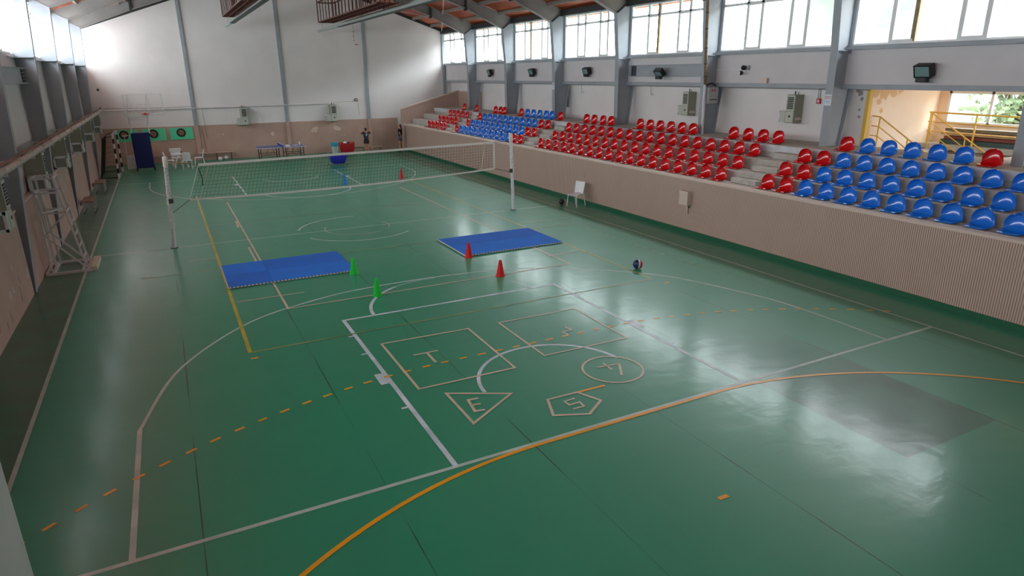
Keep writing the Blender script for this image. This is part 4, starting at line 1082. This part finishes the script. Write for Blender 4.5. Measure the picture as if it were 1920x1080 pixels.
for y, s_, w in ((14.9, .95, 'farthest of five'), (9.95, .95, 'fourth from the camera'), (4.95, .95, 'third from the camera'), (-10.15, 1.05, 'nearest of five, above the side room')):
    flood(y, f'black floodlight on the pale band, {w}', .35, s_, 4.76 if y > 0 else 4.66)
o_ = flood(-.2, 'black floodlight tilted upward in front of the bolted beam', .75, .95, 4.68); o_.location.x = 11.66
t = thing('security_camera', (11.9, -4.15, 4.6), 'small dark camera with a lower white lens, on the band', 'camera')
MB().ball((11.85, -4.15, 4.78), .08, 12, 8).build('camera_body', m_black, t); MB().ball((11.82, -4.1, 4.62), .07, 12, 8).build('camera_lens', m_black, t); MB().tube((11.76, -4.08, 4.62), (11.75, -4.08, 4.62), .04, 10).build('lens_ring', m_wplas, t); MB().box(11.92, 12, -4.3, -4.15, 4.7, 4.85).build('wall_plate', m_grey, t)
o = MB().tube((11.97, -4.2, 4.72), (11.97, -2.7, 4.74), .012, 6).build('cable', m_wplas); tag(o, 'white cable running to the small dark camera', 'cable')
o = MB().box(11.9, 12, -5.12, -4.9, 4.3, 4.46).build('broken_fitting', m_trim); tag(o, 'broken cream fitting on the rail right of the camera', 'fitting')
# ---- electrical cabinet + pipes at column
t = thing('electric_cabinet', (11.45, -3.1, 3.6), 'grey electrical cabinet fixed to the column beside the brown pipe', 'cabinet')
MB().box(11.42, 11.86, -3.12, -2.95, 3.62, 4.16).build('cabinet_body', mat('cabinet_grey', (170, 172, 176), .4), t, bevel=.01)
MB().box(11.48, 11.8, -3.126, -3.12, 3.74, 3.77).build('vent_slot', m_dark, t)
for k in (0, 1): MB().tube((11.57+k*.12, -3.127, 4.06), (11.57+k*.12, -3.12, 4.06), .035, 12).build('warning_dot', m_rsign, t)
t = thing('down_pipe', (11.3, -3.0, 2.56), 'vertical pipe on a column, brown above and white below', 'pipe')
MB().tube((11.37, -3.0, 2.58), (11.33, -3.0, 4.25), .05, 12).build('lower_pipe', m_wpaint, t, smooth='auto'); MB().tube((11.33, -3.0, 4.25), (11.16, -3.0, 6.95), .048, 12).build('upper_pipe', mat('brown_pipe', (130, 100, 66), .6, noise=.5, nscale=5), t, smooth='auto')
b = MB()
for zz_ in (4.5, 4.9, 5.4, 6.0, 6.5): x = 11.33-.063*(zz_-4.25); b.tube((x, -3.0, zz_), (x, -3.0, zz_+.04), .056, 12)
b.build('pipe_collars', m_dark, t)
o = MB().path([(11.3, -2.95, 4.2), (11.45, -3.2, 4.3), (11.7, -3.15, 4.2)], .025, 8).build('thick_cable', m_black); tag(o, 'thick black cable looping over the electrical cabinet', 'cable')
# signs
def sign(x, y, zc, label, w=.21, h=.3):
    t = thing('no_smoking_sign', (x, y, zc-h/2), label, 'sign', 'white signs on the columns')
    MB().box(x-.006, x, y-w/2, y+w/2, zc-h/2, zc+h/2).build('sign_board', m_wsign, t)
    b = MB()
    for s_ in (-1, 1):
        c = (x-.008, y+s_*.048, zc+.07); n = 20
        for k in range(n):
            a, d = 2*pi*k/n, 2*pi*(k+1)/n
            b.add([(c[0], c[1]+r*cos(q), c[2]+r*sin(q)) for r, q in ((.03, a), (.03, d), (.042, d), (.042, a))], [(0, 1, 2, 3)])
        b.bar((c[0], c[1]-.026, c[2]+.026), (c[0], c[1]+.026, c[2]-.026), .008, .002)
    b.build('ban_circles', m_rsign, t)
    b = MB()
    for k, (l) in enumerate((.15, .12)): b.box(x-.008, x-.007, y-l/2, y+l/2, zc-.04-k*.04, zc-.025-k*.04)
    b.build('text_lines', m_bsign, t)
sign(11.43, -7.8, 3.88, 'white no smoking sign on the steel column left of the side room'); sign(11.43, 7.2, 4.08, 'white sign on the third steel column from the far wall')
t = thing('fire_alarm', (XB, -6.75, 3.7), 'small red fire alarm call point beside the grey heater', 'fire alarm')
MB().box(XB-.06, XB, -6.83, -6.7, 3.72, 3.87).build('alarm_box', m_rsign, t); MB().box(XB-.065, XB-.06, -6.795, -6.735, 3.76, 3.83).build('alarm_glass', m_wsign, t)
b = MB()
for dy in (-.02, .05): b.tube((XB-.02, -6.76+dy, 3.87), (XB-.02, -6.76+dy, 4.17), .01, 6)
tag(b.build('cable', m_grey), 'two thin cables above the red fire alarm', 'cable')
for y, n_ in ((6.1, 'far'), (1.05, 'near')):
    t = thing('hanging_sensor', (XB-.05, y, 3.7), f'small bulb sensor hanging below the rail, {n_} one of two', 'sensor')
    MB().tube((XB-.1, y, 4.17), (XB-.1, y, 3.86), .008, 5).build('wire', m_dark, t); MB().ball((XB-.1, y, 3.83), .045, 10, 8).build('bulb', m_wplas, t)
# parapet box
t = thing('junction_box', (PX-.1, -5.8, .6), 'pink painted junction box fixed on the ribbed parapet', 'box')
MB().box(PX-.17, PX, -5.98, -5.62, .88, 1.3).build('box_body', m_trim, t, bevel=.01)
MB().tube((PX-.03, -5.85, .88), (PX-.03, -5.87, .6), .02, 8).build('conduit', m_trim, t); MB().ball((PX-.06, -5.95, .82), .025, 8, 6).build('key_hook', m_dark, t)
# ---- roof equipment
def cage(x0, x1, yend, z0, z1, ynear, label):
    t = thing('hanging_catwalk', ((x0+x1)/2, yend, z0), label, 'catwalk', 'red brown steel catwalks under the roof')
    b = MB(); 
    for x in (x0, x1):
        for zz_ in (z0, z1): b.bar((x, ynear, zz_), (x, yend, zz_), .05, .05)
    for zz_ in (z0, z1): b.bar((x0, yend, zz_), (x1, yend, zz_), .05, .05)
    b.build('side_rails', m_cage, t)
    b = MB(); y = yend
    k = 0
    while y > ynear and k < 98:
        b.bar((x0, y, z0), (x1, y, z0), .07, .02); y -= .22; k += 1
    b.build('walkway_slats', m_cage, t)
    b = MB(); y = yend
    while y > ynear:
        for x in (x0, x1): b.bar((x, y, z0), (x, y, z1), .03, .03)
        b.bar((x0, y, z0-.02), (x1, y, z0-.02), .03, .03)
        y -= .6
    b.bar(((x0+x1)/2, ynear, z0-.02), ((x0+x1)/2, yend, z0-.02), .04, .02)
    b.build('upright_bars', m_cage, t)
    for y in (yend, yend-2.4, yend-4.8, yend-7.2):
        for x in (x0, x1): MB().bar((x, y, z0), (x, y, (roofR(x) if x > RX else roofL(x))-.15), .04, .04).build('hanger_bar', m_cage, t)
cage(-2.1, -1.62, 14.0, 7.28, 8.05, 4, 'red brown steel catwalk hanging under the roof, left one')
cage(2.19, 2.95, 14.0, 7.13, 8.0, 4, 'red brown steel catwalk hanging under the roof, right one')
def heattube(x, y0_, y1_, z0, ysplit, label):
    t = thing('radiant_duct', (x, (y0_+y1_)/2, z0), label, 'duct', 'long grey ducts under the roof')
    MB().tube((x, y1_, z0), (x, ysplit, z0+.02), .06, 10, r2=.11).build('duct_end', m_tube, t, smooth='auto')
    b = MB(); b.prism([(x-.14, z0-.05), (x+.14, z0-.05), (x+.07, z0+.13), (x-.07, z0+.13)], 'y', y0_, ysplit); b.build('reflector_hood', m_tube, t)
    MB().box(x-.12, x+.12, y0_, ysplit, z0-.07, z0-.05).build('dark_underside', m_tubed, t)
    b = MB(); y = ysplit-.5
    while y > y0_:
        b.tube((x, y, z0+.1), (x, y, (roofR(x) if x > RX else roofL(x))-.1), .008, 5); y -= 2.5
    b.tube((x, y1_-1.2, z0), (x, y1_-1.2, (roofR(x) if x > RX else roofL(x))-.1), .008, 5)
    b.build('hanger_wires', m_grey, t)
heattube(-1.4, -8, 20.5, 7.27, 17.3, 'long grey radiant heater duct under the roof, left one'); heattube(3.53, -8, 20.5, 7.09, 15.5, 'long grey radiant heater duct under the roof, right one')
b = MB(); b.tube((11.75, 21.9, 7.35), (8.0, 12.0, 8.6), .015, 6); b.tube((8.0, 21.9, 8.6), (11.6, 17.3, 7.4), .012, 6)
tag(b.build('bracing_rods', m_wpaint), 'thin pale diagonal bracing rods under the orange ceiling', 'bracing')
o = MB().ball((11.0, 2.0, 7.45), .12, 12, 8, sc=(1, 1.6, .6)).build('roof_lamp', mat('amber_lamp', (240, 190, 90), .4)); tag(o, 'small amber lamp up at the roof beam above the stand', 'lamp')
b = MB()
for zz_, r in ((7.2, .03), (6.95, .035), (6.7, .03)): b.ball((6.0, YF-.05, zz_), r, 8, 6)
b.tube((6.0, YF-.05, 7.6), (6.0, YF-.05, 6.7), .006, 5); b.box(6.05, 6.25, YF-.04, YF-.002, 6.45, 6.49)
tag(b.build('hanging_chain', m_rust), 'small rusty chain hanging high on the far wall', 'chain')

# ---- table tennis
t = thing('table_tennis_table', (.6, 20, 0), 'blue table tennis table with black folding legs near the far wall', 'table tennis table')
for x0, x1 in ((-.76, .58), (.62, 1.96)):
    b = MB(); b.box(x0, x1, 19.3, 20.75, .735, .76); tp = b.build('table_half', m_ttblue, t)
    b = MB(); 
    for (a, c, d, e) in ((x0, x1, 19.29, 19.32), (x0, x1, 20.73, 20.76), (x0, x0+.03, 19.3, 20.75), (x1-.03, x1, 19.3, 20.75)): b.box(a, c, d, e, .74, .764)
    b.box(x0, x1, 20.01, 20.03, .76, .762); b.build('edge_line', m_wplas, tp)
    for xx in (x0+.2, x1-.15):
        for yy in (19.5, 20.55): MB().tube((xx, yy, .73), (xx, yy, 0), .022, 8).build('leg', m_blackm, t)
        MB().tube((xx, 19.5, .45), (xx, 20.55, .45), .014, 6).build('cross_bar', m_blackm, t)
    b = MB()
    for yy in (19.5, 20.55): b.tube((x0+.2, yy, .36), (x1-.15, yy, .36), .016, 6)
    for yy in (19.5,): b.tube((x0+.5, yy, .4), (x0+.62, yy, .72), .012, 6); b.tube((x0+.95, yy, .4), (x0+.83, yy, .72), .012, 6)
    b.build('folding_brace', m_blackm, t)
n_ = MB().box(.59, .605, 19.15, 20.9, .76, .92).build('table_net', m_ttnet, t); MB().box(.588, .607, 19.15, 20.9, .91, .925).build('net_band', m_wplas, n_)
o = MB().box(.7, 1.1, 19.4, 19.7, .765, .82).box(.85, 1.05, 19.5, 19.75, .82, .86).build('crumpled_cloth', m_wplas, bevel=.03); tag(o, 'white crumpled cloth lying on the table tennis table', 'cloth')
o = MB().box(1.3, 1.6, 20.0, 20.2, .765, .785).build('paper', m_wplas); tag(o, 'white sheet lying on the right half of the table tennis table', 'paper')
o = MB().lathe([(.03, 0), (.04, .02), (.04, .16), (.015, .2), (.015, .24)], (1.72, 20.1, .765), 12).build('bottle', m_wplas); tag(o, 'clear bottle standing on the table tennis table', 'bottle')

# ---- ball carts
def cart(x0, x1, y0_, y1_, z0, z1, m, label):
    t = thing('ball_cart', ((x0+x1)/2, (y0_+y1_)/2, 0), label, 'ball cart')
    b = MB(); n = 12; rows = 6; cx, cy = (x0+x1)/2, (y0_+y1_)/2; per = []
    for j in range(rows+1):
        f = j/rows; shr = .62+.38*min(1, f*1.8)**.6; ring = []
        for k in range(24):
            a = 2*pi*k/24; cxx = max(-1, min(1, 1.35*cos(a))); cyy = max(-1, min(1, 1.35*sin(a)))
            sagt = 0 if j < rows else -.06*(1-abs(cxx))*(1 if cyy < 0 else .6)
            ring.append((cx+cxx*(x1-x0)/2*shr, cy+cyy*(y1_-y0_)/2*shr, z0+(z1-z0)*f+sagt))
        per.append(ring)
    vs = [p for r_ in per for p in r_]; fs = [(j*24+k, j*24+(k+1) % 24, (j+1)*24+(k+1) % 24, (j+1)*24+k) for j in range(rows) for k in range(24)]
    fs.append(tuple(range(24))[::-1]); b.add(vs, fs); o = b.build('canvas_bag', m, t, smooth='auto')
    s = o.modifiers.new('thick', 'SOLIDIFY'); s.thickness = .01
    b = MB()
    for x in (x0, x1): b.tube((x, y0_, z1), (x, y1_, .06), .014, 8); b.tube((x, y1_, z1), (x, y0_, .06), .014, 8); b.tube((x, y0_, z1), (x, y1_, z1), .014, 8)
    b.build('folding_frame', m_chrome, t)
    for x in (x0, x1):
        for y in (y0_, y1_): MB().tube((x-.015, y, .03), (x+.015, y, .03), .03, 10).build('castor', m_black, t)
cart(4.05, 4.92, 19.75, 20.4, .1, .78, m_canvr, 'red canvas ball cart with balls near the far wall'); cart(2.48, 3.36, 15.5, 16.15, .08, .62, m_canvb, 'blue canvas ball cart right behind the net top')
for i, (x, y, zz_, m, w) in enumerate(((4.4, 20.05, .62, m_vb, 'white ball on the left'), (4.62, 19.95, .6, m_gb, 'dark and pink ball in the middle'), (4.78, 20.15, .6, m_orangeb, 'orange ball on the right'), (4.25, 20.2, .5, m_orangeb, 'orange ball at the back left'))):
    ball(x, y, zz_, .11, m, f'{w}, lying in the red canvas cart', (i, .5, .2), 'balls in the red cart')
t = thing('litter_bin', (4.2, 21.6, 0), 'pale litter bin with blue lid behind the red ball cart', 'bin')
MB().lathe([(.17, 0), (.2, .3), (.2, .42)], (4.1, 21.6, 0), 18).build('bin_body', mat('bin_pale', (190, 206, 204), .5), t, smooth='auto'); MB().lathe([(.225, .42), (.23, .62), (.16, .68)], (4.1, 21.6, 0), 18).build('bin_lid', m_binb, t, smooth='auto')

# ================================================================== PEOPLE
def skin_obj(name, nodes, edges, m, parent, root=0, sub=2):
    me = bpy.data.meshes.new(name); o = bpy.data.objects.new(name, me)
    k = list(nodes.keys()); idx_ = {n: i for i, n in enumerate(k)}
    me.from_pydata([nodes[n][0] for n in k], [(idx_[a], idx_[b]) for a, b in edges], []); me.materials.append(m)
    COL.objects.link(o); o.parent = parent; WL[o.name] = Vector(WL[parent.name])
    sk = o.modifiers.new('skin', 'SKIN'); sk.use_smooth_shade = True
    for i, n in enumerate(k):
        r = nodes[n][1]; r = (r, r) if isinstance(r, (int, float)) else r
        me.skin_vertices[0].data[i].radius = r; me.skin_vertices[0].data[i].use_root = (i == root)
    sb = o.modifiers.new('sub', 'SUBSURF'); sb.levels = sub; sb.render_levels = sub
    return o
def person(x, y, rz, label, arms, shirt, shorts, hairlong, lean=0, H=1.66, cap=False):
    t = thing('person', (0, 0, 0), label, 'person')
    s = H/1.66
    N = {'pelvis': ((0, 0, .88), (.135, .1)), 'waist': ((0, 0, 1.02), (.112, .082)), 'chest': ((0, .0, 1.2), (.135, .095)), 'upper': ((0, 0, 1.33), (.12, .075)), 'neck': ((0, 0, 1.41), .052), 'headb': ((0, -.015, 1.49), (.068, .075)), 'head': ((0, -.01, 1.58), (.074, .088)), 'crown': ((0, 0, 1.64), (.045, .055))}
    E_ = [('pelvis', 'waist'), ('waist', 'chest'), ('chest', 'upper'), ('upper', 'neck'), ('neck', 'headb'), ('headb', 'head'), ('head', 'crown')]
    for sd, sx in (('l', -1), ('r', 1)):
        N[sd+'hip'] = ((sx*.085, 0, .8), (.085, .09)); N[sd+'knee'] = ((sx*.1, -.015, .46), .055); N[sd+'calf'] = ((sx*.1, .01, .33), .052); N[sd+'ankle'] = ((sx*.105, .02, .08), .034); N[sd+'foot'] = ((sx*.11, -.07, .035), (.035, .028)); N[sd+'toe'] = ((sx*.115, -.16, .025), (.032, .02))
        E_ += [('pelvis', sd+'hip'), (sd+'hip', sd+'knee'), (sd+'knee', sd+'calf'), (sd+'calf', sd+'ankle'), (sd+'ankle', sd+'foot'), (sd+'foot', sd+'toe')]
        A = arms[sd]; N[sd+'sh'] = ((sx*.165, 0, 1.34), .052); N[sd+'el'] = (A[0], .038); N[sd+'wr'] = (A[1], .026)
        w = Vector(A[1]); e = Vector(A[0]); d = (w-e).normalized(); pa = w+d*.055; N[sd+'palm'] = (tuple(pa), (.036, .016))
        E_ += [('upper', sd+'sh'), (sd+'sh', sd+'el'), (sd+'el', sd+'wr'), (sd+'wr', sd+'palm')]
        side = d.cross(Vector((0, 1, 0))); side = side.normalized() if side.length > .1 else Vector((1, 0, 0))
        for f in range(4):
            off = side*((f-1.5)*.019); b0 = pa+d*.028+off; b1 = b0+d*(.03+.006*(1.5-abs(f-1.5)))+Vector((0, -.006, 0)); b2 = b1+d*.028+Vector((0, -.014, 0))
            for q, (p, r) in enumerate(((b0, .009), (b1, .0085), (b2, .007))): N[f'{sd}f{f}{q}'] = (tuple(p), r)
            E_ += [(sd+'palm', f'{sd}f{f}0'), (f'{sd}f{f}0', f'{sd}f{f}1'), (f'{sd}f{f}1', f'{sd}f{f}2')]
        th = w+d*.03+side*(-.036 if sx > 0 else .036); th2 = th+d*.035+side*(-.02 if sx > 0 else .02)
        N[sd+'t0'] = (tuple(th), .011); N[sd+'t1'] = (tuple(th2), .009); E_ += [(sd+'wr', sd+'t0'), (sd+'t0', sd+'t1')]
    skin_obj('body', N, E_, m_skin, t)
    # face: nose, ears, eyes, mouth
    b = MB(); b.ball((0, -.1, 1.555), .014, 8, 6, sc=(1, 1.2, 1.5)); b.ball((-.078, 0, 1.56), .022, 8, 6, sc=(.4, .8, 1.2)); b.ball((.078, 0, 1.56), .022, 8, 6, sc=(.4, .8, 1.2)); b.build('nose_and_ears', m_skin, t, smooth=True)
    b = MB(); b.ball((-.03, -.088, 1.58), .01, 8, 6); b.ball((.03, -.088, 1.58), .01, 8, 6); b.build('eyes', m_black, t); MB().ball((0, -.088, 1.515), .018, 8, 6, sc=(1, .4, .3)).build('mouth', mat('lips', (150, 80, 76), .5), t)
    # clothes
    S_ = {'pelvis': ((0, 0, .87), (.16, .125)), 'waist': ((0, 0, 1.02), (.15, .116)), 'chest': ((0, 0, 1.2), (.165, .125)), 'upper': ((0, 0, 1.345), (.13, .085))}
    SE = [('pelvis', 'waist'), ('waist', 'chest'), ('chest', 'upper')]
    for sd, sx in (('l', -1), ('r', 1)):
        e = Vector(arms[sd][0]); sh = Vector((sx*.165, 0, 1.34)); S_[sd+'sh'] = (tuple(sh), .066); S_[sd+'sl'] = (tuple(sh+(e-sh)*.72), .056); SE += [('upper', sd+'sh'), (sd+'sh', sd+'sl')]
    skin_obj('t_shirt', S_, SE, shirt, t)
    P_ = {'w': ((0, 0, 1.0), (.14, .105)), 'pelvis': ((0, 0, .86), (.158, .124))}; PE = [('w', 'pelvis')]
    for sd, sx in (('l', -1), ('r', 1)): P_[sd+'h'] = ((sx*.09, 0, .76), (.092, .1)); P_[sd+'k'] = ((sx*.1, 0, .6), (.086, .092)); PE += [('pelvis', sd+'h'), (sd+'h', sd+'k')]
    skin_obj('shorts', P_, PE, shorts, t)
    b = MB()
    for sx in (-1, 1): b.ball((sx*.113, -.06, .04), .05, 12, 8, sc=(.95, 2.3, .8)); b.ball((sx*.108, .02, .07), .05, 10, 8, sc=(1, 1, 1))
    b.build('shoes', m_black if shirt is m_shirtb else mat('grey_shoes', (90, 90, 92), .7), t, smooth=True)
    H_ = {'a': ((0, .01, 1.62), (.088, .1)), 'b': ((0, .035, 1.56), (.086, .075)), 'c': ((0, .06, 1.48), (.06, .05))}; HE = [('a', 'b'), ('b', 'c')]
    if hairlong: H_['d'] = ((.0, .1, 1.38), (.065, .04)); H_['e'] = ((.0, .12, 1.22), (.06, .035)); HE += [('c', 'd'), ('d', 'e')]
    else: H_['d'] = ((.0, .075, 1.42), (.035, .03)); HE += [('c', 'd')]
    skin_obj('hair', H_, HE, m_hair, t)
    if cap:
        b = MB(); b.add([(-.05, .122, 1.28), (.0, .124, 1.31), (.045, .122, 1.25), (.03, .118, 1.14), (-.02, .118, 1.12), (-.055, .12, 1.2)], [(0, 1, 2, 3, 4, 5)]); b.v = [(v[0], v[1], v[2]) for v in b.v]
        o = b.build('back_print', m_print, t); sl = o.modifiers.new('s', 'SOLIDIFY'); sl.thickness = .006
    t.location = (x, y, 0); t.rotation_euler = (0, 0, rz); t.scale = (s, s, s); return t
person(5.72, 20.05, radians(180), 'person in a dark grey shirt with both hands raised, seen from behind', {'l': ((-.36, .0, 1.22), (-.33, -.1, 1.46)), 'r': ((.34, -.06, 1.2), (.42, -.14, 1.43))}, m_shirtg, m_shortm, False, H=1.62, cap=True)
person(7.98, 20.25, radians(-130), 'long haired person in black shirt and grey shorts by the parapet end', {'l': ((-.24, .03, 1.1), (-.2, -.1, .9)), 'r': ((.22, .06, 1.09), (.16, .12, .9))}, m_shirtb, m_shortg, True, H=1.72)

# ---- white frame edge in the near left corner
t = thing('white_metal_frame', (-5.9, -19.7, 0), 'white painted metal frame edge with rust marks in the lower left corner', 'frame')
b = MB(); b.box(-5.548, -5.523, -19.74, -19.6, 0, 4.6); b.box(-5.62, -5.548, -19.70, -19.62, 0, 4.6); b.box(-5.65, -5.62, -19.74, -19.6, 0, 4.6); b.box(-5.72, -5.65, -19.72, -19.6, 0, 4.6)
b.build('frame_post', m_wpaint, t)
b = MB(); b.box(-6.5, -6.4, -19.72, -19.6, 0, 4.6); b.box(-6.5, -5.6, -19.72, -19.6, 4.5, 4.6); b.box(-6.5, -5.6, -19.71, -19.61, 3.6, 3.66); b.build('frame_rest', m_wpaint, t)
b = MB(); b.ball((-5.7, -19.73, 4.05), .02, 6, 4); b.ball((-5.69, -19.73, 3.9), .012, 6, 4); b.build('rust_spot', m_rust, t)
